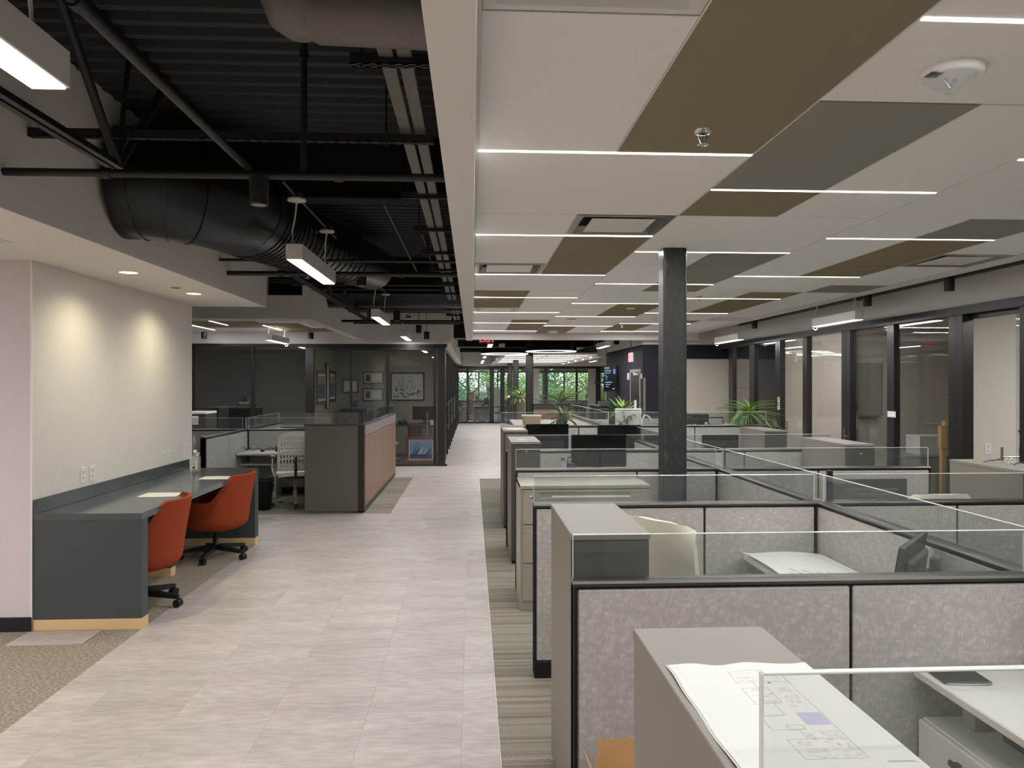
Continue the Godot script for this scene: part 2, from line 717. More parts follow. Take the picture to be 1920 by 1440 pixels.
# ---------------------------------------------------------------- tiled ceiling with flush lights
func build_ceiling():
	var c = setting("ceiling")
	var w = 0.61
	var x0 = 0.022
	var near = 3.85
	var far = -14.80
	# bulkhead frame round the tiles
	slab("bulkhead", M.plaster, -0.116, 0.012, SOFFIT_Y, 2.80, near, -14.98, c, 0.003)
	slab("bulkhead", M.plaster, 0.012, 4.58, SOFFIT_Y + 0.015, 2.80, -14.85, -14.98, c, 0.003)
	slab("edge_trim", M.plaster, 4.30, 4.49, TILE_Y - 0.004, 2.72, near, -14.85, c, 0.002)
	slab("edge_trim", M.white_metal, 0.012, 0.0265, TILE_Y - 0.003, 2.66, near, -14.85, c)
	slab("grid_back", M.black_paint, 0.02, 4.30, 2.652, 2.66, near, far - 0.05, c)
	# where the long joints run: every lane is divided where a light or a cross joint lies
	var tints = {
		1: [[-8.1, -9.93, "tile_taupe"]],
		2: [[-0.41, -3.25, "tile_taupe"], [-5.08, -6.91, "tile_taupe"], [-11.77, -14.23, "tile_taupe"]],
		3: [[-2.62, -3.84, "tile_grey"], [-3.84, -4.45, "tile_taupe"], [-13.0, -14.8, "tile_taupe"]],
		4: [[-5.67, -7.50, "tile_grey"], [-7.50, -8.11, "tile_taupe"], [-9.33, -11.16, "tile_taupe"]],
		5: [[-13.0, -14.23, "tile_taupe"], [-0.4, -1.4, "tile_grey"]],
		6: [[-4.45, -5.08, "tile_grey"], [-5.08, -6.91, "tile_taupe"], [-8.11, -10.57, "tile_taupe"], [-11.77, -12.40, "tile_grey"]],
		7: [[-7.50, -8.11, "tile_grey"]],
	}
	var diffusers = {1: [-6.28, -9.94, -1.42], 2: [-4.45], 7: [-5.67, -11.16]}
	var tint_of = func(lane, mid):
		for t in tints.get(lane, []):
			if mid < t[0] + 0.05 and mid > t[1] - 0.05:
				return t[2]
		return "tile_white"
	var vent_in = func(lane, za, zb):
		for q in diffusers.get(lane, []):
			if q <= za + 0.1 and q - 0.61 >= zb - 0.1:
				return q
		return 9.0
	# the tiles lie in lanes of two; a white pair is one wide tile
	for pair in [[1, 2], [3, 4], [5, 6], [7]]:
		var cuts = [near]
		var l1 = 3.25 - 1.83 * 4
		while l1 < 14.8:
			if pair[0] in [3, 7]:
				cuts += [-(l1 + 0.59), -(l1 + 1.2)]
			elif pair[0] == 1 and absf(l1 - 1.42) < 0.1:
				cuts += [-l1, -(l1 + 0.61)]
			else:
				cuts += [-l1, -(l1 + 1.2)]
			l1 += 1.83
		cuts = cuts.filter(func(z): return z <= near and z > far + 0.05)
		cuts.append(far)
		cuts.sort()
		cuts.reverse()
		var a = x0 + (pair[0] - 1) * w
		for i in cuts.size() - 1:
			var za = cuts[i]
			var zb = cuts[i + 1]
			var mid = (za + zb) / 2
			var kinds = pair.map(func(lane): return tint_of.call(lane, mid) if vent_in.call(lane, za, zb) > 5.0 else "vent")
			if kinds.size() == 2 and kinds[0] == "tile_white" and kinds[1] == "tile_white":
				slab("ceiling_tile", M.tile_white, a + 0.004, a + 2 * w - 0.004, TILE_Y, TILE_Y + 0.03, za - 0.0055, zb + 0.0055, c, 0.002)
				continue
			for k in pair.size():
				var x = a + k * w
				var spans = [[za, zb]]
				if kinds[k] == "vent":
					var q = vent_in.call(pair[k], za, zb)
					spans = [[za, q], [q - 0.61, zb]].filter(func(sp): return sp[0] - sp[1] > 0.05)
					diffuser(x, x + w, q, q - 0.61)
				for sp in spans:
					if pair[k] == 2 and sp[0] > -2.1 and sp[0] < -2.0:
						sp = [-1.42, sp[1]]
					elif pair[k] == 2 and sp[0] > -1.5 and sp[0] < -1.4:
						continue
					slab("ceiling_tile", M["tile_white" if kinds[k] == "vent" else kinds[k]], x + 0.004, x + w - 0.004, TILE_Y, TILE_Y + 0.03, sp[0] - 0.0055, sp[1] + 0.0055, c, 0.002)
			if pair.size() == 2:
				slab("grid_bar", M.white_metal, a + w - 0.0035, a + w + 0.0035, TILE_Y - 0.001, TILE_Y + 0.035, za, zb, c)
		if pair[0] > 1:
			slab("grid_bar", M.white_metal, a - 0.0035, a + 0.0035, TILE_Y - 0.001, TILE_Y + 0.035, near, far, c)
	# flush linear lights
	var rows = [["beside the dark corridor", x0, 3.25], ["along the middle", x0 + 2 * w, 3.84], ["nearest the glass offices", x0 + 4 * w, 3.25]]
	for r in 3:
		var z = rows[r][2] - 1.83 * 3
		var n = 0
		while z < 14.6:
			var seen = z > (2.9 if r == 0 else 1.6 if r == 1 else 3.0)
			if seen:
				n += 1
			var where = "%s from the camera, row %s" % [ORD[n - 1], rows[r][0]] if seen else "%s one behind the camera, row %s" % [ORD[int((z + 3.0) / 1.83)], rows[r][0]]
			linear_light(rows[r][1] + 0.004, -z, "flush linear light, %s" % where, "flush linear lights, row %s" % rows[r][0])
			z += 1.83
	# fittings on the tiles
	strobe(Vector3(1.545, TILE_Y, -2.34), 0.10, "white ceiling strobe with clear lens above the grey tile")
	strobe(Vector3(1.55, TILE_Y, -14.2), 0.10, "small far ceiling strobe by the end bulkhead")
	sprinkler(Vector3(0.925, TILE_Y, -2.95), "chrome sprinkler head on the large taupe ceiling panel")
	sprinkler(Vector3(2.62, TILE_Y, -8.5), "chrome sprinkler head beyond the steel column")
	sprinkler(Vector3(2.55, TILE_Y, -12.6), "small far sprinkler head right over the column line")
	T = Transform3D()
	var s = st()
	lathe(s, [[0, -0.004], [0.075, -0.004], [0.085, 0.0]], 20)
	solo_at("ceiling_speaker", Vector3(1.55, TILE_Y, -11.6), s, M.tile_grey, "round grey ceiling speaker grille between white tiles", "speaker")
	s = st()
	lathe(s, [[0, -0.012], [0.05, -0.012], [0.06, 0.0]], 20)
	solo_at("ceiling_sensor", Vector3(2.12, TILE_Y, -9.9), s, M.white_plastic, "small white round sensor on a taupe ceiling panel", "sensor")


func linear_light(x, z, label, group):
	var o = thing("ceiling_light", label, "ceiling light", Vector3(x, TILE_Y, z), 0.0, group)
	var s = st()
	bx(s, 0, 1.216, 0.004, 0.05, -0.011, 0.011)
	obj("housing", s, M.white_metal, o)
	s = st()
	bx(s, 0.002, 1.214, -0.004, 0.005, -0.0095, 0.0095, 0.002)
	obj("lamp_strip", s, M.lamp_face, o)
	area_light(o, Vector3(0.608, -0.006, 0), 1.2, 0.02, LIGHT_ENERGY, Color(0.985, 0.99, 1.0))


# a square air diffuser: a bevelled metal frame with a flat plate hung inside it
func diffuser(x0, x1, z0, z1):
	var cx = (x0 + x1) / 2
	var cz = (z0 + z1) / 2
	var names = {-6: "beside the corridor, near the steel column", -4: "in the second lane behind the first light", -9: "beside the corridor, far along", -1: "beside the corridor, nearest the camera", -5: "at the edge by the glass offices", -11: "at the edge by the glass offices, far along"}
	var o = thing("ceiling_diffuser", "square white metal air diffuser " + names.get(int(z0), "in the ceiling"), "air vent", Vector3(cx, TILE_Y, cz), 0.0, "square air diffusers")
	var h = (x1 - x0) / 2 - 0.006
	var s = st()
	var ring = [[h, 0.0], [h - 0.02, -0.004], [h - 0.035, -0.004], [h - 0.075, 0.05], [h - 0.10, 0.055]]
	for i in ring.size() - 1:
		for k in 4:
			var a = PI / 4 + k * PI / 2
			var b = a + PI / 2
			var q = []
			for e in [[ring[i], a], [ring[i], b], [ring[i + 1], b], [ring[i + 1], a]]:
				q.append(Vector3(cos(e[1]) * e[0][0] * sqrt(2), e[0][1], sin(e[1]) * e[0][0] * sqrt(2)))
			face(s, q, Vector3(0, 1.0, 0))
	obj("frame", s, M.galvanised if z0 > -6.5 and z0 < -4.0 else M.white_metal, o)
	s = st()
	bx(s, -h + 0.10, h - 0.10, 0.0, 0.004, -h + 0.10, h - 0.10, 0.002)
	obj("plate", s, M.white_metal, o)
	s = st()
	bx(s, -h, h, 0.055, 0.06, -h, h)
	obj("neck", s, M.tile_grey, o)


func strobe(at, r, label):
	var o = thing("ceiling_strobe", label, "alarm strobe", at)
	var s = st()
	lathe(s, [[0, -0.028], [r * 0.86, -0.028], [r * 0.97, -0.022], [r, -0.008], [r, 0]], 28)
	obj("base", s, M.white_plastic, o)
	s = st()
	lathe(s, [[0.0, -0.075], [r * 0.18, -0.072], [r * 0.45, -0.055], [r * 0.80, -0.028]], 24)
	obj("lens", s, M.clear_plastic, o)
	s = st()
	tube(s, [Vector3(-0.02, -0.028, 0), Vector3(0, -0.06, 0), Vector3(0.02, -0.028, 0)], 0.006, 6)
	obj("flash_tube", s, M.chrome, o)
	s = st()
	for k in 6:
		bx(s, -r * 0.9 + k * 0.007, -r * 0.9 + k * 0.007 + 0.003, -0.030, -0.027, 0.01, 0.05)
	obj("mark", s, M.dark_plastic, o)


func sprinkler(at, label):
	var o = thing("ceiling_sprinkler", label, "sprinkler", at)
	var s = st()
	lathe(s, [[0.012, -0.014], [0.03, -0.012], [0.038, 0.0]], 20)
	obj("plate", s, M.chrome, o)
	s = st()
	for e in [-1, 1]:
		tube(s, [Vector3(e * 0.014, -0.01, 0), Vector3(e * 0.016, -0.03, 0), Vector3(e * 0.004, -0.055, 0)], 0.0035, 6)
	tube(s, [Vector3(0, -0.01, 0), Vector3(0, -0.055, 0)], 0.003, 6)
	obj("frame", s, M.chrome, o)
	s = st()
	lathe(s, [[0, -0.060], [0.020, -0.058], [0.022, -0.056], [0, -0.056]], 14)
	obj("deflector", s, M.chrome, o)


# ---------------------------------------------------------------- open black ceiling over the corridor
func build_dark_ceiling():
	T = Transform3D()
	var s = st()
	var z = 4.0
	while z > -33.7:
		var p = [[z, 3.28], [z - 0.045, 3.28], [z - 0.062, 3.318], [z - 0.123, 3.318], [z - 0.14, 3.28]]
		for i in 4:
			face(s, [Vector3(-7.2, p[i][1], p[i][0]), Vector3(9.2, p[i][1], p[i][0]), Vector3(9.2, p[i + 1][1], p[i + 1][0]), Vector3(-7.2, p[i + 1][1], p[i + 1][0])], Vector3(1, 5, p[i][0]))
		z -= 0.14
	bx(s, -7.2, 9.2, 3.36, 3.6, 4.2, -33.8)
	setting("ceiling_deck", s, M.deck_black)
	# girders across
	for g in [-5.25, -10.15, -15.3, -20.4, -25.6]:
		s = st()
		bx(s, -2.3 if g > -10 else -2.12, 9.0, 2.86, 2.875, g - 0.09, g + 0.09)
		bx(s, -2.3 if g > -10 else -2.12, 9.0, 3.262, 3.277, g - 0.09, g + 0.09)
		bx(s, -2.3 if g > -10 else -2.12, 9.0, 2.87, 3.27, g - 0.006, g + 0.006)
		setting("ceiling_beam", s, M.black_paint)
	joist(-1.72, 3.0, -3.75, "black open-web roof joist above the nearest pendant")
	joist(-1.72, -5.6, -12.6, "black open-web roof joist behind the second pendant")
	# pipes across and along
	pipe([Vector3(-2.118, 2.552, -3.5), Vector3(-0.118, 2.552, -3.5)], 0.019, "thick black sprinkler pipe crossing below the nearest strut")
	pipe([Vector3(-1.03, 2.585, 2.5), Vector3(-1.03, 2.585, -3.5)], 0.017, "black pipe running along the corridor to the first crossing pipe")
	pipe([Vector3(-2.118, 2.635, -6.4), Vector3(-0.118, 2.635, -6.4)], 0.013, "thin black pipe crossing just in front of the second lamp's end")
	pipe([Vector3(-2.118, 2.552, -6.6), Vector3(-0.118, 2.552, -6.6)], 0.021, "thick black pipe crossing behind the second lamp")
	pipe([Vector3(-2.118, 2.617, -12.3), Vector3(-0.118, 2.617, -12.3)], 0.022, "thick black pipe crossing behind the third lamp")
	pipe([Vector3(-2.118, 2.76, -8.9), Vector3(-0.2, 2.76, -8.9)], 0.012, "thin black pipe crossing midway down the corridor")
	pipe([Vector3(-2.118, 2.86, -10.6), Vector3(-0.2, 2.86, -10.6)], 0.018, "grey-black pipe crossing before the round ducts")
	pipe([Vector3(-2.118, 2.68, -13.5), Vector3(-0.2, 2.68, -13.5)], 0.014, "thin black pipe crossing before the left glass office")
	pipe([Vector3(-0.7, 3.02, -5.4), Vector3(-0.7, 3.02, -14.5)], 0.012, "long thin conduit running down the corridor under the deck")
	pipe([Vector3(-0.5, 3.1, -7.5), Vector3(-0.5, 3.1, -10.0)], 0.014, "short black conduit under the far deck")
	# drops
	pipe([Vector3(-0.781, 3.28, -3.52), Vector3(-0.781, 2.56, -3.52)], 0.016, "upright black pipe below the metal duct")
	pipe([Vector3(4.72, 2.66, 3.5), Vector3(4.72, 2.64, -13.0)], 0.03, "long black pipe in the gap beside the glass offices")
	pipe([Vector3(4.58, 2.72, 3.5), Vector3(4.58, 2.70, -13.0)], 0.015, "thin black pipe in the gap beside the glass offices")
	# slotted struts
	strut(-2.118, -0.19, 2.775, -3.70, "long slotted black strut crossing above the first pipe")
	strut(-0.46, -0.118, 2.80, -2.86, "short slotted strut holding two grey trays, nearest the camera")
	for k in 9:
		strut(-0.46, -0.118, 2.80, -4.9 - k * 1.05, "short slotted strut holding two grey trays, %s past the first girder" % ORD[k])
	strut(-2.118, -1.25, 2.66, -8.0, "slotted black strut reaching from the plaster face")
	# two flat cable trays along the corridor edge
	for e in [["outer", -0.352, -0.296], ["inner", -0.281, -0.226]]:
		T = Transform3D(Basis(), -Vector3((e[1] + e[2]) / 2, 2.825, -5.0))
		s = st()
		bx(s, e[1], e[2], 2.825, 2.85, 3.5, -14.6, 0.003)
		solo_at("ceiling_tray", Vector3((e[1] + e[2]) / 2, 2.825, -5.0), s, M.tray_grey, "long flat grey cable tray, the %s of two beside the bulkhead" % ("one farther from the bulkhead" if e[0] == "outer" else "one nearer the bulkhead"), "cable tray", "flat cable trays")
	# the big round duct that leaves the plaster face and turns down the corridor
	var o = thing_in_room("ceiling_duct", "large round black duct bending from plaster face down the corridor", "duct", Vector3(-2.0, 2.47, -4.7))
	var path = [Vector3(-2.118, 2.81, -4.66), Vector3(-2.0, 2.81, -4.67), Vector3(-1.88, 2.81, -4.71), Vector3(-1.77, 2.81, -4.80), Vector3(-1.69, 2.81, -4.93), Vector3(-1.64, 2.81, -5.10), Vector3(-1.62, 2.81, -5.25)]
	s = st()
	tube(s, path, [0.335, 0.335, 0.335, 0.335, 0.335, 0.335, 0.33], 32, true)
	obj("body", s, M.duct_black, o)
	var run = [Vector3(-1.62, 2.81, -5.2), Vector3(-1.58, 2.82, -5.8), Vector3(-1.48, 2.84, -6.6), Vector3(-1.33, 2.88, -7.6), Vector3(-1.15, 2.93, -8.7)]
	var wide = [0.33, 0.30, 0.275, 0.26, 0.25]
	s = st()
	tube(s, run, wide, 28)
	obj("flexible_run", s, M.duct_black, o)
	for k in [1, 2, 3]:
		s = st()
		var d = (path[k] - path[k - 1]).normalized() * 0.008
		tube(s, [path[k] - d, path[k] + d], 0.342, 32)
		obj("seam_band", s, M.duct_black, o)
	for k in 20:
		var t = 0.35 + k / 20.0 * 2.9
		var i = int(t)
		var p = run[i].lerp(run[i + 1], t - i)
		var d = (run[i + 1] - run[i]).normalized() * 0.014
		s = st()
		tube(s, [p - d, p + d], lerpf(wide[i], wide[i + 1], t - i) + 0.007, 28)
		obj("rib", s, M.duct_black, o)
	# the metal duct with a turned-up end at the top of the picture
	o = thing_in_room("ceiling_duct", "bare metal duct with rounded elbow above the corridor", "duct", Vector3(-0.5, 2.74, -2.5))
	s = st()
	tube(s, [Vector3(-0.565, 3.28, -2.5), Vector3(-0.565, 2.95, -2.5), Vector3(-0.55, 2.87, -2.5), Vector3(-0.50, 2.83, -2.5), Vector3(-0.12, 2.82, -2.5)], [0.125, 0.13, 0.125, 0.11, 0.11], 28)
	obj("body", s, M.tray_grey, o)
	s = st()
	lathe(s, [[0.0, 2.735], [0.05, 2.74], [0.10, 2.775], [0.127, 2.84], [0.127, 3.0]], 28, Vector3(-0.565, 0, -2.5))
	obj("end_cap", s, M.tray_grey, o)
	for k in [["far round black duct crossing the corridor behind the second girder", 2.92, -11.2, 0.20], ["farthest round black duct crossing before the left glass office", 2.98, -12.0, 0.16], ["third round black duct crossing before the left glass office", 2.95, -13.0, 0.13]]:
		T = Transform3D(Basis(), -Vector3(-1.2, k[1] - k[3], k[2]))
		s = st()
		tube(s, [Vector3(-2.118, k[1], k[2]), Vector3(-0.16, k[1], k[2])], k[3], 28)
		solo_at("ceiling_duct", Vector3(-1.2, k[1] - k[3], k[2]), s, M.duct_black, k[0], "duct")
	# pendant lamps: corridor row, right-hand row, left cubicle
	pendant(Vector3(-1.183, 2.415, -1.555), 1.22, 2.84, "white linear pendant lamp, nearest the camera at upper left")
	pendant(Vector3(-1.183, 2.415, -5.65), 1.22, 2.84, "white linear pendant lamp in front of the big black duct")
	pendant(Vector3(-1.20, 2.415, -9.95), 1.22, 2.84, "white linear pendant lamp, third down the corridor")
	pendant(Vector3(-1.20, 2.415, -13.75), 1.22, 2.84, "white linear pendant lamp close before the left glass office")
	pendant(Vector3(4.47, 2.33, -8.95), 1.1, 2.74, "white linear pendant lamp over the aisle by the glass offices, nearer one", true)
	pendant(Vector3(4.50, 2.33, -12.9), 1.22, 2.74, "white linear pendant lamp over the aisle, before the navy wall", true)
	pendant(Vector3(4.47, 2.33, -4.9), 1.22, 2.74, "white linear pendant lamp over the aisle beside the near desks", true)
	pendant(Vector3(-3.45, 2.33, -13.5), 1.2, 2.59, "white linear pendant lamp before the left glass office wall", true)
	# black can speakers
	can(Vector3(-0.98, 2.413, -3.5), 0.042, 0.125, 2.56, "black can hanging on the first crossing pipe")
	can(Vector3(-1.15, 2.611, -7.86), 0.05, 0.14, 3.27, "black can on a long rod behind the second lamp")
	can(Vector3(-1.15, 2.558, -11.5), 0.05, 0.14, 2.85, "black can behind the third pendant lamp")
	can(Vector3(-0.95, 2.50, -13.4), 0.05, 0.13, 3.27, "black can on a rod, second before the left glass office")
	can(Vector3(-0.84, 2.42, -13.9), 0.05, 0.13, 3.27, "black can on a rod, close before the left glass office")
	can(Vector3(-3.0, 2.43, -14.1), 0.05, 0.11, 2.6, "black can under the left cubicle ceiling, right of the lamp")
	can(Vector3(-4.95, 2.43, -14.1), 0.05, 0.11, 2.6, "black can under the left cubicle ceiling, beside the wall edge")
	can(Vector3(4.62, 2.49, -7.0), 0.045, 0.13, 2.72, "black can in the gap by the glass offices, nearest")
	can(Vector3(4.62, 2.50, -8.5), 0.045, 0.13, 2.72, "black can above the aisle pendant by the glass offices")
	can(Vector3(4.62, 2.50, -12.0), 0.045, 0.13, 2.72, "black can in the gap by the glass offices, farthest")
	left_cloud()
	downlights()


func pipe(pts, r, label):
	var at = (pts[0] + pts[-1]) / 2
	T = Transform3D(Basis(), -at)
	var s = st()
	tube(s, pts, r, 12)
	var d = (pts[-1] - pts[0]).normalized()
	var half = (pts[-1] - pts[0]).length() / 2
	for k in [-0.55, 0.5]:
		var p = at + d * half * k
		tube(s, [p - d * 0.02, p + d * 0.02], r * 1.35, 12)
	return solo_at("ceiling_pipe", at, s, M.black_steel, label, "pipe")


func strut(x0, x1, y, z, label):
	var o = thing_in_room("ceiling_strut", label, "strut", Vector3((x0 + x1) / 2, y, z), "slotted struts")
	var s = st()
	# a channel open at the top, its floor cut by slots
	var n = int((x1 - x0) / 0.055)
	for i in n + 1:
		var a = x0 + i * (x1 - x0) / (n + 1)
		bx(s, a, a + 0.022, y, y + 0.003, z - 0.02, z + 0.02)
	bx(s, x0, x1, y, y + 0.003, z + 0.006, z + 0.02)
	bx(s, x0, x1, y, y + 0.003, z - 0.02, z - 0.006)
	bx(s, x0, x1, y, y + 0.04, z + 0.018, z + 0.02)
	bx(s, x0, x1, y, y + 0.04, z - 0.02, z - 0.018)
	obj("channel", s, M.black_steel, o)
	for x in ([lerp(x0, x1, 0.12), lerp(x0, x1, 0.88)] if x1 - x0 < 1.0 else [lerp(x0, x1, 0.88)]):
		s = st()
		tube(s, [Vector3(x, y - 0.02, z), Vector3(x, 3.28, z)], 0.005, 6)
		obj("hanger_rod", s, M.black_steel, o)


func joist(x, z0, z1, label):
	var o = thing_in_room("ceiling_joist", label, "roof joist", Vector3(x, 2.6, (z0 + z1) / 2))
	var yb = 2.63
	var yt = 3.25
	for e in [-0.022, 0.022]:
		var s = st()
		bx(s, x + e - 0.014, x + e + 0.014, yb, yb + 0.005, z0, z1)
		bx(s, x + e * 0.6 - 0.002, x + e * 0.6 + 0.002, yb, yb + 0.04, z0, z1)
		obj("bottom_chord", s, M.black_steel, o)
	var s2 = st()
	bx(s2, x - 0.04, x + 0.04, yt, yt + 0.03, z0 + 0.5, z1 - 1.2)
	obj("top_chord", s2, M.black_steel, o)
	var z = z1 + 0.02
	var k = 0
	while z < z0:
		for dz in [[-0.55, 0.022], [-0.12, 0.014], [0.55, 0.022]]:
			if k > 0 and dz[0] < -0.5:
				continue
			s2 = st()
			tube(s2, [Vector3(x, yb + 0.02, z), Vector3(x, yt, z + (dz[0] if k == 0 or dz[0] > 0 else dz[0]))], dz[1], 8)
			obj("web_bar", s2, M.black_steel, o)
		z += 1.1
		k += 1


func pendant(at, length, top, label, end_ring = false):
	var o = thing("pendant_lamp", label, "pendant lamp", at, 0.0, "white linear pendant lamps")
	var s = st()
	var h = length / 2
	bx(s, -0.055, 0.055, 0.006, 0.11, -h, h, 0.003)
	obj("housing", s, M.white_metal, o)
	s = st()
	bx(s, -0.046, 0.046, 0.0, 0.007, -h + 0.008, h - 0.008, 0.001)
	obj("lamp_panel", s, M.lamp_face, o)
	for e in [[h - 0.08, 0.02], [-h + 0.10, 0.02]]:
		s = st()
		lathe(s, [[0, top - at.y - 0.012], [0.062, top - at.y - 0.012], [0.062, top - at.y], [0, top - at.y]], 24, Vector3(0, 0, e[0]), false)
		obj("canopy", s, M.white_metal, o)
		s = st()
		var rise = top - at.y - 0.012
		var bend = 0.02 if e[0] > 0 else -0.05
		tube(s, [Vector3(0, rise, e[0]), Vector3(-0.01, rise * 0.75, e[0]), Vector3(-0.025, rise * 0.5, e[0] + bend), Vector3(-0.02, 0.11, e[0] + bend)], 0.006, 8)
		obj("cord", s, M.white_metal, o)
	s = st()
	bx(s, -0.045, 0.045, top - at.y, top - at.y + 0.04, h - 0.13, h - 0.03)
	bx(s, -0.045, 0.045, top - at.y, top - at.y + 0.04, -h + 0.05, -h + 0.15)
	tube(s, [Vector3(0, top - at.y + 0.02, -h - 0.3), Vector3(0, top - at.y + 0.02, h + 0.3)], 0.011, 8)
	obj("junction_box", s, M.black_steel, o)
	if end_ring:
		s = st()
		var pts = []
		for k in 17:
			pts.append(Vector3(cos(TAU * k / 16) * 0.025, -0.012 + sin(TAU * k / 16) * 0.025, -h - 0.01))
		tube(s, pts, 0.0045, 6, false)
		obj("pull_ring", s, M.white_plastic, o)
	area_light(o, Vector3(0, -0.003, 0), 0.09, length - 0.04, PENDANT_ENERGY, Color(0.985, 0.99, 1.0))


func can(at, r, h, top, label):
	var o = thing("ceiling_speaker_can", label, "speaker", at, 0.0, "black ceiling cans")
	var s = st()
	lathe(s, [[r * 0.72, 0.002], [r * 0.94, 0.0], [r, 0.008], [r * 1.06, h], [0, h]], 24, Vector3.ZERO, false)
	obj("body", s, M.black_plastic, o)
	s = st()
	lathe(s, [[0, 0.004], [r * 0.72, 0.002]], 24)
	obj("grille", s, M.tile_grey, o)
	s = st()
	tube(s, [Vector3(0, h, 0), Vector3(0, top - at.y, 0)], 0.006, 6)
	bx(s, -r * 1.05, r * 1.05, h, h + 0.012, -0.012, 0.012)
	obj("hanger", s, M.black_steel, o)


# recessed ceiling over the left cubicles, with its strips running the other way
func left_cloud():
	var c = setting("ceiling_left")
	slab("grid_back", M.black_paint, -7.0, -2.25, 2.63, 2.65, -10.35, -14.53, c)
	for i in 8:
		for j in 4:
			var x = -2.25 - i * 0.61
			var z = -10.35 - j * 1.05
			if x - 0.61 < -7.0:
				continue
			var m = "tile_white"
			if [i, j] in [[1, 0], [2, 1], [3, 1], [4, 1], [1, 2], [2, 2], [3, 2], [0, 3], [1, 3]]:
				m = "tile_taupe"
			slab("ceiling_tile", M[m], x - 0.605, x - 0.004, 2.59, 2.62, z - 0.004, z - 1.045, c, 0.002)
	slab("border", M.plaster, -7.0, -2.25, 2.586, 2.60, -14.50, -14.53, c)
	var n = 0
	for p in [[-3.54, -11.13], [-4.15, -12.33], [-3.54, -13.5], [-4.76, -11.13], [-4.76, -13.5]]:
		var o = thing("ceiling_light", "flush linear light over the left cubicles, %s" % ["right-hand one near the plaster face", "middle one", "right-hand one by the glass wall", "left-hand one near the plaster face", "left-hand one by the glass wall"][n], "ceiling light", Vector3(p[0], 2.59, p[1]), 0.0, "flush lights over the left cubicles")
		n += 1
		var s = st()
		bx(s, -0.016, 0.016, -0.005, 0.02, -0.6, 0.6, 0.002)
		obj("lamp_strip", s, M.lamp_face, o)
		area_light(o, Vector3(0, -0.007, 0), 0.03, 1.19, LIGHT_ENERGY * 0.6, Color(0.985, 0.99, 1.0))
	strobe(Vector3(-2.55, 2.59, -12.2), 0.10, "white strobe under the ceiling over the left cubicles")


# two recessed cans over the bay desk that wash its wall
func downlights():
	var n = 0
	for p in [[-2.44, -5.45], [-2.44, -6.70], [-2.44, -2.6]]:
		var o = thing("ceiling_downlight", ["round recessed downlight over the near end of the bay desk", "round recessed downlight over the far end of the bay desk", "round recessed downlight in the soffit beside the camera"][n], "downlight", Vector3(p[0], 2.385, p[1]), 0.0, "recessed downlights")
		n += 1
		var s = st()
		lathe(s, [[0.062, -0.001], [0.062, -0.004], [0.078, -0.003], [0.08, 0.0]], 28)
		obj("trim_ring", s, M.white_metal, o)
		s = st()
		lathe(s, [[0, -0.0005], [0.062, -0.0025]], 28)
		obj("lamp_lens", s, M.lamp_face_warm, o)
		var l = SpotLight3D.new()
		l.name = "lamp_light"
		l.light_color = Color(1.0, 0.95, 0.80)
		l.light_energy = 0.62
		l.light_size = 0.05
		l.spot_angle = 76.0
		l.spot_angle_attenuation = 1.0
		l.spot_range = 30.0
		l.spot_attenuation = 2.0
		l.shadow_enabled = true
		o.add_child(l, true)
		l.position = Vector3(0, -0.02, 0)
		l.rotation = Vector3(-PI / 2, 0, 0)
	# flat panels in the reception ceiling, left of and behind the camera
	n = 0
	for p in [[-4.3, -2.4], [-4.3, 0.6], [-5.9, -2.4], [-5.9, 0.6]]:
		var o = thing("ceiling_light", "flat panel light in the reception soffit, %s" % ["first from the bay wall", "second from the bay wall", "outer one by the bay wall", "outer one behind"][n], "ceiling light", Vector3(p[0], 2.385, p[1]), 0.0, "reception panel lights")
		n += 1
		var s = st()
		bx(s, -0.3, 0.3, -0.008, 0.0, -0.6, 0.6, 0.002)
		obj("lamp_panel", s, M.lamp_face, o)
		area_light(o, Vector3(0, -0.011, 0), 0.58, 1.18, LIGHT_ENERGY * 3.4, Color(1.0, 0.975, 1.0))
	T = Transform3D()
	var sp = st()
	lathe(sp, [[0, -0.006], [0.035, -0.006], [0.04, 0.0]], 20)
	solo_at("ceiling_cover_plate", Vector3(-2.44, 2.385, -6.30), sp, M.tile_grey, "small flat round cover plate between the two downlights", "cover plate")
	sp = st()
	bx(sp, -0.2, 0.2, -0.006, 0.0, -0.3, 0.3, 0.002)
	for k in 12:
		bx(sp, -0.17, 0.17, -0.010, -0.005, -0.26 + k * 0.045, -0.245 + k * 0.045)
	solo_at("ceiling_grille", Vector3(-2.78, 2.385, -4.05), sp, M.white_metal, "white slatted grille in the soffit beside the picture's edge", "air vent")


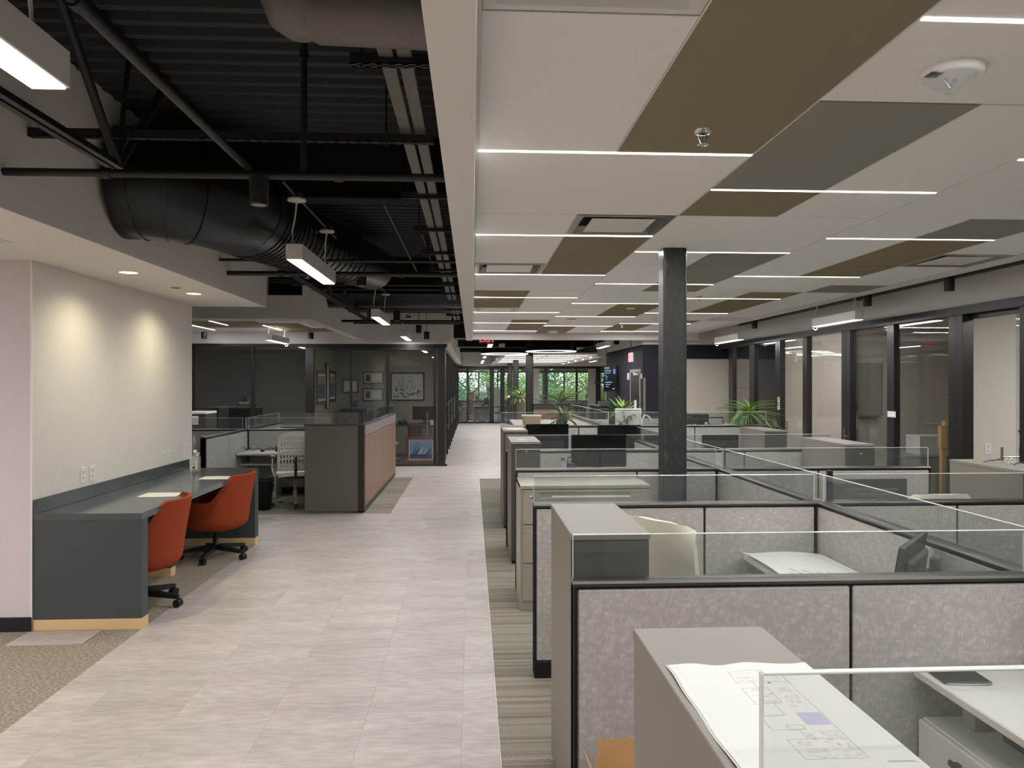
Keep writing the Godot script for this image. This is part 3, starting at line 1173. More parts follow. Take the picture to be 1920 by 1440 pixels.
# ---------------------------------------------------------------- shared furniture
# cubicle partition along its own x axis from 0 to the last of "cuts"; the cuts are the joints between its fabric tiles
func partition(label, at, turn, cuts, rail, glass, panes = [], group = "cubicle partitions"):
	var o = thing("cubicle_partition", label, "partition", at, turn, group)
	var n = cuts.size() - 1
	var x1 = cuts[n]
	var s = st()
	bx(s, 0.0, x1, 0.02, rail - 0.012, -0.022, 0.022)
	bx(s, 0.0, 0.012, 0.02, rail - 0.012, -0.036, 0.036)
	bx(s, x1 - 0.012, x1, 0.02, rail - 0.012, -0.036, 0.036)
	obj("frame", s, M.frame_black, o)
	s = st()
	bx(s, 0.004, x1 - 0.004, 0.0, 0.092, -0.033, 0.033, 0.003)
	obj("base_cover", s, M.frame_black, o)
	s = st()
	T = Transform3D(Basis(Vector3(0, 0, -1), Vector3.UP, Vector3(1, 0, 0)), Vector3(0, rail - 0.014, 0))
	prism(s, [Vector2(-0.037, 0.0), Vector2(-0.037, 0.010), Vector2(-0.030, 0.018), Vector2(-0.014, 0.021), Vector2(0.014, 0.021), Vector2(0.030, 0.018), Vector2(0.037, 0.010), Vector2(0.037, 0.0)], 0.0, x1)
	T = Transform3D()
	obj("top_rail", s, M.rail_metal, o)
	for i in n:
		for e in [-1, 1]:
			s = st()
			var a = cuts[i] + (0.014 if i == 0 else 0.006)
			var b = cuts[i + 1] - (0.014 if i == n - 1 else 0.006)
			bx(s, a, b, 0.096, rail - 0.024, e * 0.018, e * 0.034, 0.005)
			obj("fabric_tile", s, M.fabric, o)
	if glass > rail:
		if panes.is_empty():
			panes = [0.0, x1]
		for i in panes.size() - 1:
			var a = panes[i] + 0.003
			var b = panes[i + 1] - 0.003
			s = st()
			bx(s, a, b, rail + 0.004, glass - 0.001, -0.005, 0.005)
			var g = obj("glass_screen", s, M.screen_glass, o)
			s = st()
			bx(s, a, b, glass - 0.001, glass + 0.002, -0.005, 0.005, 0.001)
			bx(s, a - 0.0015, a, rail + 0.004, glass, -0.005, 0.005)
			bx(s, b, b + 0.0015, rail + 0.004, glass, -0.005, 0.005)
			obj("polished_edge", s, M.glass_edge, g)
	return o


# tall narrow storage unit, its door to +z
func tower(label, x0, x1, zf, zb, top, lock = true, group = "storage towers"):
	var w = x1 - x0
	var d = zf - zb
	var o = thing("storage_tower", label, "cabinet", Vector3(x0, 0, zf), 0.0, group)
	var s = st()
	bx(s, 0, w, 0.03, top - 0.022, -d, -0.02, 0.001)
	obj("body", s, M.laminate, o)
	s = st()
	bx(s, 0.01, w - 0.01, 0, 0.03, -d + 0.02, -0.04)
	obj("plinth", s, M.frame_black, o)
	s = st()
	bx(s, -0.002, w + 0.002, top - 0.022, top, -d - 0.002, 0.003, 0.002)
	obj("top", s, M.laminate, o)
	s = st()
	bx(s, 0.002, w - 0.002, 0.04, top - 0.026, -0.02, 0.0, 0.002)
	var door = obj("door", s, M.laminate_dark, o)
	if lock:
		s = st()
		T = Transform3D(Basis(Vector3.RIGHT, PI / 2), Vector3(w * 0.52, top - 0.085, 0))
		lathe(s, [[0.012, 0.0], [0.012, 0.006], [0.0, 0.007]], 16)
		T = Transform3D()
		bx(s, w * 0.52 - 0.002, w * 0.52 + 0.002, top - 0.115, top - 0.085, 0.003, 0.02)
		obj("lock", s, M.chrome, door)
	return o


# flat computer screen on a stand; the picture side looks towards +z
func monitor(label, at, turn, w = 0.53, h = 0.31, up = 0.12, tilt = 0.0):
	var o = thing("monitor", label, "monitor", at, turn, "black desk monitors")
	var holder = Basis(Vector3.RIGHT, -tilt)
	var lift = Vector3(0, up + h / 2, 0)
	var s = st()
	T = Transform3D(holder, lift)
	bx(s, -w / 2, w / 2, -h / 2, h / 2, -0.016, 0.0, 0.003)
	bx(s, -w * 0.36, w * 0.36, -h * 0.36, h * 0.30, -0.042, -0.015, 0.012)
	obj("casing", s, M.dark_plastic, o)
	s = st()
	bx(s, -w / 2 + 0.006, w / 2 - 0.006, -h / 2 + 0.014, h / 2 - 0.006, -0.001, 0.0012)
	obj("screen", s, M.screen_black, o)
	s = st()
	bx(s, -w / 2, w / 2, -h / 2, -h / 2 + 0.013, -0.002, 0.002)
	bx(s, -w / 2, w / 2, h / 2 - 0.005, h / 2, -0.002, 0.002)
	bx(s, -w / 2, -w / 2 + 0.005, -h / 2, h / 2, -0.002, 0.002)
	bx(s, w / 2 - 0.005, w / 2, -h / 2, h / 2, -0.002, 0.002)
	obj("rim", s, M.screen_rim, o)
	T = Transform3D()
	s = st()
	bx(s, -0.035, 0.035, 0.012, up + h * 0.78, -0.115, -0.085, 0.006)
	obj("stand_post", s, M.dark_plastic, o)
	s = st()
	tube(s, [Vector3(0, up + h * 0.5, -0.09), Vector3(0, up + h * 0.5, -0.035)], 0.025, 12)
	obj("pivot", s, M.dark_plastic, o)
	s = st()
	bx(s, -0.12, 0.12, 0, 0.012, -0.19, 0.04, 0.005)
	obj("foot", s, M.dark_plastic, o)
	return o


func star_base(o, m, reach, column_top, n = 5, start = 0.3):
	var s = st()
	lathe(s, [[0.0, 0.075], [0.032, 0.075], [0.036, 0.12], [0.026, 0.135], [0.026, 0.20], [0.017, 0.201], [0.017, column_top]], 18)
	obj("gas_column", s, m, o)
	for k in n:
		var a = start + TAU * k / n
		var d = Vector3(cos(a), 0, sin(a))
		s = st()
		var side = Vector3(-d.z, 0, d.x)
		var p0 = d * 0.02 + Vector3(0, 0.125, 0)
		var p1 = d * reach + Vector3(0, 0.082, 0)
		var q = []
		for e in [[p0, 0.026, 0.05], [p1, 0.016, 0.024]]:
			q.append([e[0] + side * e[1], e[0] - side * e[1], e[0] - side * e[1] * 0.8 - Vector3(0, e[2], 0), e[0] + side * e[1] * 0.8 - Vector3(0, e[2], 0)])
		for i in 4:
			var j = (i + 1) % 4
			face(s, [q[0][i], q[0][j], q[1][j], q[1][i]], (p0 + p1) / 2 - Vector3(0, 0.018, 0))
		face(s, q[1], p0)
		var leg = obj("leg", s, m, o)
		s = st()
		var c = d * (reach - 0.005) + Vector3(0, 0.029, 0)
		for e in [-1, 1]:
			tube(s, [c + side * e * 0.006, c + side * e * 0.024], 0.028, 14)
		tube(s, [c + Vector3(0, 0.0, 0), c + Vector3(0, 0.04, 0)], 0.011, 8)
		obj("caster", s, M.black_plastic, leg)


# tub chair upholstered in orange, facing -x
func orange_chair(label, at, turn):
	var o = thing("swivel_chair", label, "chair", at, turn, "orange tub chairs at the bay desk")
	star_base(o, M.black_plastic, 0.30, 0.30)
	var s = st()
	var f = func(u, v):
		var a = lerp(-2.45, 2.45, u)
		var back = smoothstep(1.45, 0.75, absf(a))
		var rim = 0.545 + 0.235 * back
		var cx = cos(a)
		var r = 0.275 + 0.02 * (1 - back)
		var y
		var k
		if v < 0.4:
			var t = v / 0.4
			k = lerp(0.30, 0.90, sin(t * PI / 2))
			y = 0.285 + 0.075 * (1 - cos(t * PI / 2))
		else:
			var t = (v - 0.4) / 0.6
			k = 0.90 + 0.10 * sin(t * PI / 2) + 0.14 * back * t * t
			y = lerp(0.36, rim, t)
		return Vector3(cx * r * k * (1.0 if cx > 0 else 1.05) + 0.01, y, sin(a) * 0.285 * k)
	sheet(s, f, 44, 14, -0.028)
	obj("shell", s, M.orange_fabric, o)
	s = st()
	lathe(s, [[0, 0.285], [0.15, 0.285], [0.235, 0.345], [0.245, 0.40], [0.225, 0.425], [0, 0.43]], 32, Vector3(-0.01, 0, 0))
	obj("seat_cushion", s, M.orange_fabric, o)
	s = st()
	bx(s, -0.10, 0.10, 0.262, 0.288, -0.09, 0.09, 0.008)
	obj("seat_plate", s, M.white_metal, o)
	s = st()
	tube(s, [Vector3(0.08, 0.275, 0.02), Vector3(0.17, 0.29, 0.05)], 0.008, 8)
	obj("lever", s, M.chrome, o)
	return o


# task chair facing -z (its back towards +z); slotted = pierced plastic back, else upholstered
func task_chair(label, at, turn, slotted, shell, base, top = 0.98, group = "task chairs"):
	var o = thing("task_chair", label, "chair", at, turn, group)
	star_base(o, base, 0.31, 0.37)
	var s = st()
	bx(s, -0.12, 0.12, 0.36, 0.40, -0.12, 0.14, 0.01)
	obj("mechanism", s, M.dark_plastic, o)
	s = st()
	var seat = func(u, v):
		var x = lerp(-0.24, 0.24, u)
		var z = lerp(0.22, -0.25, v)
		var drop = 0.05 * pow(max(0.0, v - 0.7) / 0.3, 2) + 0.02 * pow(absf(x) / 0.24, 4)
		return Vector3(x * (1.0 - 0.10 * pow(absf(v - 0.5) * 2, 3)), 0.455 - drop, z)
	sheet(s, seat, 14, 14, -0.05)
	obj("seat", s, shell, o)
	s = st()
	var nu = 24 if slotted else 16
	var nv = 26 if slotted else 18
	var back = func(u, v):
		var k = lerp(-1.0, 1.0, u)
		var w = 0.225 * (1.0 - 0.10 * pow(v, 3)) * (1.0 - 0.16 * pow(max(0.0, v - 0.88) / 0.12, 2))
		var y = lerp(0.48, top, v) - 0.05 * pow(absf(k), 5) * v
		return Vector3(k * w, y, 0.235 + 0.10 * v - 0.03 * (1 - k * k) * -1.0 + 0.035 * sin(v * PI))
	if slotted:
		pierced(s, back, nu, nv, 0.012)
	else:
		sheet(s, back, nu, nv, 0.035)
	obj("backrest", s, shell, o)
	s = st()
	tube(s, [Vector3(0, 0.37, 0.10), Vector3(0, 0.39, 0.24), Vector3(0, 0.50, 0.315), Vector3(0, 0.66, 0.36)], 0.018, 10)
	obj("back_bar", s, M.dark_plastic, o)
	for e in [-1, 1]:
		s = st()
		tube(s, [Vector3(e * 0.12, 0.38, 0.0), Vector3(e * 0.27, 0.40, 0.02), Vector3(e * 0.29, 0.50, 0.03), Vector3(e * 0.285, 0.635, 0.02)], 0.014, 10)
		var arm = obj("armrest", s, shell if slotted else M.dark_plastic, o)
		s = st()
		bx(s, e * 0.285 - 0.035, e * 0.285 + 0.035, 0.632, 0.655, -0.14, 0.11, 0.010)
		obj("arm_pad", s, M.dark_plastic, arm)
	return o


# like sheet, with upright slots left open in rows
func pierced(s, f, nu, nv, thick):
	var p = func(i, j): return f.call(float(i) / nu, float(j) / nv)
	for i in nu:
		for j in nv:
			if i > 1 and i < nu - 2 and i % 2 == 0 and j > 2 and j < nv - 3 and j % 4 != 0 and j != 13:
				continue
			var c = [p.call(i, j), p.call(i + 1, j), p.call(i + 1, j + 1), p.call(i, j + 1)]
			var n = (c[1] - c[0]).cross(c[3] - c[0]).normalized() * thick
			quad(s, c[0], c[1], c[2], c[3])
			quad(s, c[0] + n, c[3] + n, c[2] + n, c[1] + n)
			for e in 4:
				var g = (e + 1) % 4
				face(s, [c[e], c[g], c[g] + n, c[e] + n], (c[0] + c[2]) / 2 + n / 2)


func desk(label, x0, x1, top, z0, z1, m, legs = true, group = "cubicle desks"):
	var o = thing_in_room("desk", label, "desk", Vector3((x0 + x1) / 2, 0, (z0 + z1) / 2), group)
	var s = st()
	bx(s, x0, x1, top - 0.03, top, z0, z1, 0.004)
	obj("worktop", s, m, o)
	if legs:
		for x in [x0 + 0.12, x1 - 0.12]:
			s = st()
			bx(s, x - 0.035, x + 0.035, 0.03, top - 0.03, (z0 + z1) / 2 - 0.025, (z0 + z1) / 2 + 0.025, 0.004)
			bx(s, x - 0.03, x + 0.03, 0.0, 0.03, min(z0, z1) + 0.05, max(z0, z1) - 0.05, 0.004)
			obj("leg", s, M.white_metal, o)
	return o


func outlet(label, at, normal_x = true, called = "wall_outlet", turn = 0.0):
	var o = thing(called, label, "outlet", at, turn if not normal_x else PI / 2, "white wall plates")
	var s = st()
	bx(s, -0.036, 0.036, -0.058, 0.058, 0, 0.005, 0.002)
	obj("plate", s, M.white_plastic, o)
	for y in [-0.022, 0.022]:
		s = st()
		bx(s, -0.016, 0.016, y - 0.014, y + 0.014, 0.005, 0.007, 0.001)
		var k = obj("socket", s, M.white_metal, o)
		s = st()
		bx(s, -0.007, -0.005, y - 0.006, y + 0.006, 0.007, 0.0075)
		bx(s, 0.005, 0.007, y - 0.006, y + 0.006, 0.007, 0.0075)
		obj("slot", s, M.frame_black, k)
	return o


func paper_sheet(label, at, w, d, turn, m = null):
	T = Transform3D()
	var s = st()
	var f = func(u, v): return Vector3((u - 0.5) * w, 0.0006 + 0.0012 * (0.5 + 0.5 * sin(u * 5.0 + v * 3.0)), (v - 0.5) * d)
	sheet(s, f, 6, 4, 0.0006)
	var o = solo_at("paper_sheet", at, s, m if m else M.paper, label, "paper", "loose paper sheets")
	o.rotation.y = turn
	return o


func pump_bottle(label, at, r, h, body, cap, liquid = null):
	var o = thing("pump_bottle", label, "bottle", at)
	var s = st()
	lathe(s, [[0, 0.001], [r * 0.9, 0.0], [r, 0.006], [r, h * 0.66], [r * 0.8, h * 0.74], [r * 0.36, h * 0.80], [r * 0.34, h * 0.84]], 20)
	obj("body", s, body, o)
	if liquid:
		s = st()
		lathe(s, [[0, 0.004], [r * 0.9, 0.004], [r * 0.93, h * 0.3], [0, h * 0.3]], 20)
		obj("liquid", s, liquid, o)
	s = st()
	lathe(s, [[r * 0.42, h * 0.82], [r * 0.42, h * 0.90], [r * 0.15, h * 0.91], [r * 0.15, h * 0.97]], 14)
	bx(s, -r * 0.25, r * 0.9, h * 0.965, h, -r * 0.22, r * 0.22, 0.003)
	obj("pump", s, cap, o)
	return o


# ---------------------------------------------------------------- the bay on the left and the left cubicles
func build_left_side():
	var o = thing_in_room("bay_desk", "long slate-grey built-in desk along the washed wall", "desk", Vector3(-2.48, 0, -6.28))
	var s = st()
	bx(s, -2.822, -2.14, 0.708, 0.752, -4.966, -7.62, 0.001)
	obj("worktop", s, M.slate, o)
	s = st()
	bx(s, -2.822, -2.806, 0.752, 0.844, -4.966, -7.62, 0.002)
	obj("backsplash", s, M.slate, o)
	for p in [[-2.14, -4.966, -5.06], [-2.48, -6.30, -6.39], [-2.14, -7.50, -7.615]]:
		s = st()
		bx(s, -2.822, p[0], 0.07, 0.708, p[1], p[2], 0.002)
		var leg = obj("side_panel", s, M.slate_side, o)
		s = st()
		bx(s, -2.821, p[0] + 0.002, 0.0, 0.07, p[1] + 0.001, p[2] - 0.002, 0.001)
		obj("plinth", s, M.maple, leg)
	var n = 0
	for p in [[0.929, -5.587], [0.929, -5.716], [0.918, -6.992], [0.924, -7.125], [0.943, -7.499]]:
		outlet("white wall outlet above the bay desk, %s from the near end" % ORD[n], Vector3(-2.826, p[0], p[1]))
		n += 1
	orange_chair("orange tub chair half hidden by the near end of the bay desk", Vector3(-2.385, 0, -5.50), 0.12)
	orange_chair("orange tub chair at the far end of the bay desk", Vector3(-2.345, 0, -6.98), -0.06)
	paper_sheet("white paper sheet on the bay desk beside the near chair", Vector3(-2.345, 0.752, -5.78), 0.28, 0.216, 0.03)
	paper_sheet("white paper sheet on the bay desk beside the far chair", Vector3(-2.27, 0.752, -6.80), 0.28, 0.216, 0.02)
	T = Transform3D()
	var b = thing("clear_bottle", "large clear flat bottle with white label on the bay desk", "bottle", Vector3(-2.63, 0.752, -7.25))
	s = st()
	bx(s, -0.048, 0.048, 0.0, 0.15, -0.03, 0.03, 0.012)
	lathe(s, [[0.03, 0.148], [0.014, 0.175], [0.014, 0.19]], 16)
	obj("body", s, M.clear_plastic, b)
	s = st()
	bx(s, -0.036, 0.036, 0.03, 0.13, 0.0302, 0.031)
	obj("label_print", s, M.paper, b)
	s = st()
	for k in 5:
		bx(s, -0.025, 0.02 - 0.006 * (k % 3), 0.118 - k * 0.012, 0.121 - k * 0.012, 0.031, 0.0314)
	bx(s, -0.012, 0.012, 0.036, 0.056, 0.031, 0.0314)
	obj("print", s, M.dark_plastic, b)
	s = st()
	lathe(s, [[0.016, 0.188], [0.016, 0.21], [0, 0.211]], 16)
	obj("cap", s, M.white_plastic, b)
	# loose vinyl plank left lying on the carpet
	T = Transform3D()
	s = st()
	bx(s, -0.225, 0.225, 0.0, 0.005, -0.125, 0.125, 0.001)
	solo_at("loose_plank", Vector3(-2.605, 0.0, -4.815), s, M.vinyl_1, "loose grey vinyl plank lying on carpet before the black baseboard", "floor sample")

	# partitions of the left cubicles
	partition("low fabric partition running back beside the bay wall's far edge", Vector3(-3.27, 0, -9.28), PI / 2, [0, 0.86, 1.69, 2.6, 3.6], RAIL, 1.10, [1.72, 3.6])
	partition("low fabric partition behind the white chair, across the left cubicles", Vector3(-3.232, 0, -11.0), 0.0, [0, 1.17], RAIL, 1.10)
	partition("low fabric partition across the leftmost cubicle", Vector3(-6.9, 0, -11.0), 0.0, [0, 1.2, 2.4, 3.59], RAIL, 1.10)
	desk("white desk with tangled black cables in the left cubicle", -3.22, -2.10, 0.64, -10.42, -10.95, M.desk_white, false)
	cables("tangle of black cables on the white desk in the left cubicle", Vector3(-2.86, 0.64, -10.66), 5)
	var u = thing_in_room("shelf_unit", "white open shelf unit under the cabled desk", "shelf", Vector3(-3.0, 0, -10.78))
	for e in [-3.25, -2.765]:
		s = st()
		bx(s, e, e + 0.02, 0.0, 0.47, -10.62, -10.94, 0.001)
		obj("side", s, M.white_metal, u)
	for y in [0.06, 0.20, 0.45]:
		s = st()
		bx(s, -3.23, -2.765, y, y + 0.02, -10.62, -10.94, 0.001)
		obj("shelf", s, M.white_metal, u)
	s = st()
	bx(s, -3.23, -2.765, 0.0, 0.06, -10.63, -10.65)
	obj("kick_plate", s, M.white_metal, u)
	s = st()
	bx(s, -3.23, -2.765, 0.06, 0.45, -10.92, -10.94)
	obj("back_panel", s, M.tile_grey, u)
	task_chair("white slotted task chair at the cabled desk", Vector3(-2.32, 0, -9.95), 0.25, true, M.chair_white, M.beige_metal)
	var bin = thing("waste_bin", "narrow black waste bin beside the white shelf unit", "waste bin", Vector3(-2.63, 0, -9.62))
	s = st()
	lathe(s, [[0.0, 0.01], [0.085, 0.0], [0.11, 0.36], [0.118, 0.365], [0.118, 0.38], [0.105, 0.38], [0.08, 0.02], [0, 0.02]], 20)
	obj("bucket", s, M.black_plastic, bin)
	s = st()
	lathe(s, [[0.108, 0.385], [0.122, 0.40], [0.112, 0.42], [0.10, 0.385]], 20)
	obj("bag_rim", s, M.frame_black, bin)
	# things in the leftmost cubicle
	desk("white desk end showing past the bay wall's far edge", -4.7, -3.33, 0.70, -9.35, -9.95, M.desk_white)
	pump_bottle("white pump bottle with blue label, left of two past the wall edge", Vector3(-3.50, 0.70, -9.6), 0.035, 0.24, M.white_plastic, M.white_plastic)
	pump_bottle("pale blue pump bottle, right of two past the wall edge", Vector3(-3.40, 0.70, -9.62), 0.035, 0.24, M.clear_plastic, M.white_plastic, M.blue_paint)
	var c = thing_in_room("overhead_cabinet", "dark cabinet with white top behind the leftmost cubicle", "cabinet", Vector3(-5.0, 0, -13.0))
	s = st()
	bx(s, -5.5, -4.50, 0.0, 1.08, -12.9, -13.4, 0.003)
	obj("body", s, M.laminate_dark, c)
	s = st()
	bx(s, -5.5, -4.49, 1.08, 1.115, -12.88, -13.42, 0.004)
	obj("top", s, M.desk_white, c)
	s = st()
	bx(s, -5.3, -4.62, 0.90, 1.05, -12.885, -12.9, 0.004)
	obj("panel", s, M.board_white, c)

	# counter partition faced in wood
	o = thing_in_room("counter_partition", "chest-high counter partition with dark end and brown wood panels", "partition", Vector3(-1.69, 0, -11.15))
	s = st()
	bx(s, -2.05, -1.40, 0.02, 1.078, -9.28, -9.32, 0.003)
	obj("end_panel", s, M.laminate_mid, o)
	s = st()
	bx(s, -1.40, -1.325, 0.02, 1.085, -9.275, -9.345, 0.004)
	obj("corner_post", s, M.frame_bronze, o)
	s = st()
	bx(s, -1.395, -1.335, 0.0, 1.075, -9.34, -13.03)
	obj("core", s, M.frame_black, o)
	var z = -9.345
	for k in 4:
		var len = 0.915
		s = st()
		bx(s, -1.336, -1.32, 0.075, 0.936, z - 0.005, z - len + 0.005, 0.002)
		obj("wood_panel", s, M.walnut, o)
		s = st()
		bx(s, -1.336, -1.32, 0.942, 1.076, z - 0.005, z - len + 0.005, 0.002)
		obj("upper_tile", s, M.mauve_tile, o)
		s = st()
		bx(s, -1.336, -1.324, 0.01, 0.07, z - 0.005, z - len + 0.005, 0.002)
		obj("base_tile", s, M.laminate_dark, o)
		z -= len + 0.004
	s = st()
	bx(s, -1.40, -1.318, 1.076, 1.092, -9.275, -13.04, 0.004)
	bx(s, -2.055, -1.40, 1.078, 1.094, -9.272, -9.33, 0.004)
	obj("top_cap", s, M.rail_metal, o)
	for k in 2:
		s = st()
		bx(s, -1.364, -1.354, 1.094, 1.235, -9.35 - k * 1.85, -11.17 - k * 1.85)
		var g = obj("glass_screen", s, M.screen_glass, o)
		s = st()
		bx(s, -1.364, -1.354, 1.235, 1.238, -9.35 - k * 1.85, -11.17 - k * 1.85)
		bx(s, -1.364, -1.354, 1.094, 1.236, -9.345 - k * 1.85, -9.35 - k * 1.85)
		obj("polished_edge", s, M.frame_black, g)
	s = st()
	bx(s, -2.05, -1.40, 1.094, 1.235, -9.296, -9.306)
	obj("glass_screen", s, M.screen_glass, o)
	desk("dark desk behind the counter partition", -2.02, -1.42, 0.72, -9.5, -13.0, M.desk_dark, true)
	monitor("black monitor behind the wood counter", Vector3(-1.75, 0.72, -10.6), -1.2, 0.5, 0.28, 0.10)
	var cy = thing("reflection_sheet", "curved silver sheet put in for a glass reflection behind the counter's far end", "stand-in shape", Vector3(-1.62, 0.72, -12.45))  # curved sheet and box shaped to stand in for a reflection in the glass
	s = st()
	var roll = func(q, v): return Vector3(0.13 * cos(lerp(0.3, PI - 0.3, q)), 0.33 + 0.10 * sin(lerp(0.3, PI - 0.3, q)), lerp(-0.16, 0.16, v))
	sheet(s, roll, 12, 2, 0.006)
	obj("sheet_metal", s, M.galvanised, cy)
	s = st()
	bx(s, -0.11, 0.11, 0.0, 0.36, -0.12, 0.12, 0.006)
	obj("box", s, M.laminate_dark, cy)


func cables(label, at, seed_):
	T = Transform3D()
	var r = RandomNumberGenerator.new()
	r.seed = seed_
	var o = thing("cable_tangle", label, "cables", at)
	for k in 4:
		var s = st()
		var pts = []
		var p = Vector3(r.randf_range(-0.16, 0.05), 0.008, r.randf_range(-0.08, 0.08))
		var a = r.randf() * TAU
		for n in 16:
			pts.append(Vector3(p.x, 0.008 + 0.05 * absf(sin(n * 0.55 + k)) * (1.0 if k < 3 else 0.3), p.z))
			a += r.randf_range(-0.9, 0.9)
			p += Vector3(cos(a) * 0.034, 0, sin(a) * 0.018)
		tube(s, pts, 0.0042, 6)
		obj("cable", s, M.black_plastic, o)
	var s2 = st()
	bx(s2, 0.10, 0.13, 0.0, 0.03, -0.02, 0.0, 0.004)
	bx(s2, -0.10, -0.05, 0.0, 0.028, 0.0, 0.03, 0.004)
	obj("plug", s2, M.black_plastic, o)
	return o


# ---------------------------------------------------------------- glazed offices on the left
func glazing(called, frames, panes, m_frame, m_glass):
	var o = setting(called)
	T = Transform3D()
	for f in frames:
		var s = st()
		bx(s, f[0], f[1], f[2], f[3], f[4], f[5], 0.003)
		obj(f[6] if f.size() > 6 else "mullion", s, m_frame, o)
	for p in panes:
		var s = st()
		bx(s, p[0], p[1], p[2], p[3], p[4], p[5])
		obj("pane", s, m_glass, o)
	return o


func picture_frame(label, at, turn, w, h, bar, m_frame, border, art, split = false, lean = 0.0):
	var o = thing("picture_frame", label, "picture", at, turn, "framed pictures")
	T = Transform3D(Basis(Vector3.RIGHT, -lean), Vector3.ZERO)
	var s = st()
	bx(s, -w / 2, w / 2, 0, bar, -0.012, 0.018, 0.003)
	bx(s, -w / 2, w / 2, h - bar, h, -0.012, 0.018, 0.003)
	bx(s, -w / 2, -w / 2 + bar, bar, h - bar, -0.012, 0.018, 0.003)
	bx(s, w / 2 - bar, w / 2, bar, h - bar, -0.012, 0.018, 0.003)
	obj("frame", s, m_frame, o)
	s = st()
	bx(s, -w / 2 + bar, w / 2 - bar, bar, h - bar, -0.008, 0.004)
	obj("mount", s, M.paper, o)
	var e = bar + border
	var wins = [[-w / 2 + e, w / 2 - e]]
	if split:
		wins = [[-w / 2 + e, -w / 2 + e + w * 0.22], [-w / 2 + e + w * 0.27, w / 2 - e]]
	for k in wins.size():
		s = st()
		printed(s, Vector3(wins[k][0], h - e, 0.0055), Vector3(wins[k][1], h - e, 0.0055), Vector3(wins[k][1], e, 0.0055), Vector3(wins[k][0], e, 0.0055))
		obj("print", s, art if k == 0 else M.tile_white, o)
	T = Transform3D()
	return o


func art_materials():
	var g = noise_image(128, 96, 51, 0.05)
	var mk = func(called, f):
		var m = mat(called, 255, 255, 255, 0.6)
		m.albedo_texture = paint(128, 96, f)
		m.texture_repeat = false
		return m
	mk.call("art_sketch", func(x, y):
		var n = g.get_pixel(x, y).r
		var v = Vector3(214, 212, 208)
		if n > 0.62 and y > 40:
			v = Vector3(90, 98, 112)
		elif n < 0.36 and y < 60 and x > 20 and x < 90:
			v = Vector3(140, 168, 196)
		elif n > 0.55 and y > 55:
			v = Vector3(160, 150, 138)
		return v)
	mk.call("art_photo", func(x, y):
		var n = g.get_pixel(x, y).r
		return Vector3(58, 60, 66) * (0.6 + n) if y > 30 else Vector3(96, 100, 108))
	mk.call("art_violet", func(x, y):
		var n = g.get_pixel(x, y).r
		return Vector3(104, 98, 122) * (0.6 + 0.7 * n) if y > 34 else Vector3(150, 146, 128))
	mk.call("art_boats", func(x, y):
		var n = g.get_pixel(x, y).r
		var v = Vector3(126, 160, 196) if y < 72 else Vector3(40, 62, 120)
		for b in [[18, 24], [34, 20], [56, 26], [80, 22], [104, 30]]:
			var top = 14 + (b[0] % 3) * 6
			var t = clampf(float(y - top) / (72.0 - top), 0.0, 1.0)
			var lean = (1.0 - t) * 26.0
			if y > top and y < 72 and x > b[0] + lean - 8.0 * t and x < b[0] + lean + 5.0 * t:
				v = [Vector3(48, 58, 110), Vector3(216, 214, 150), Vector3(70, 84, 140), Vector3(232, 230, 214), Vector3(34, 40, 84)][(b[0] / 7) % 5]
		return v * (0.85 + 0.3 * n))


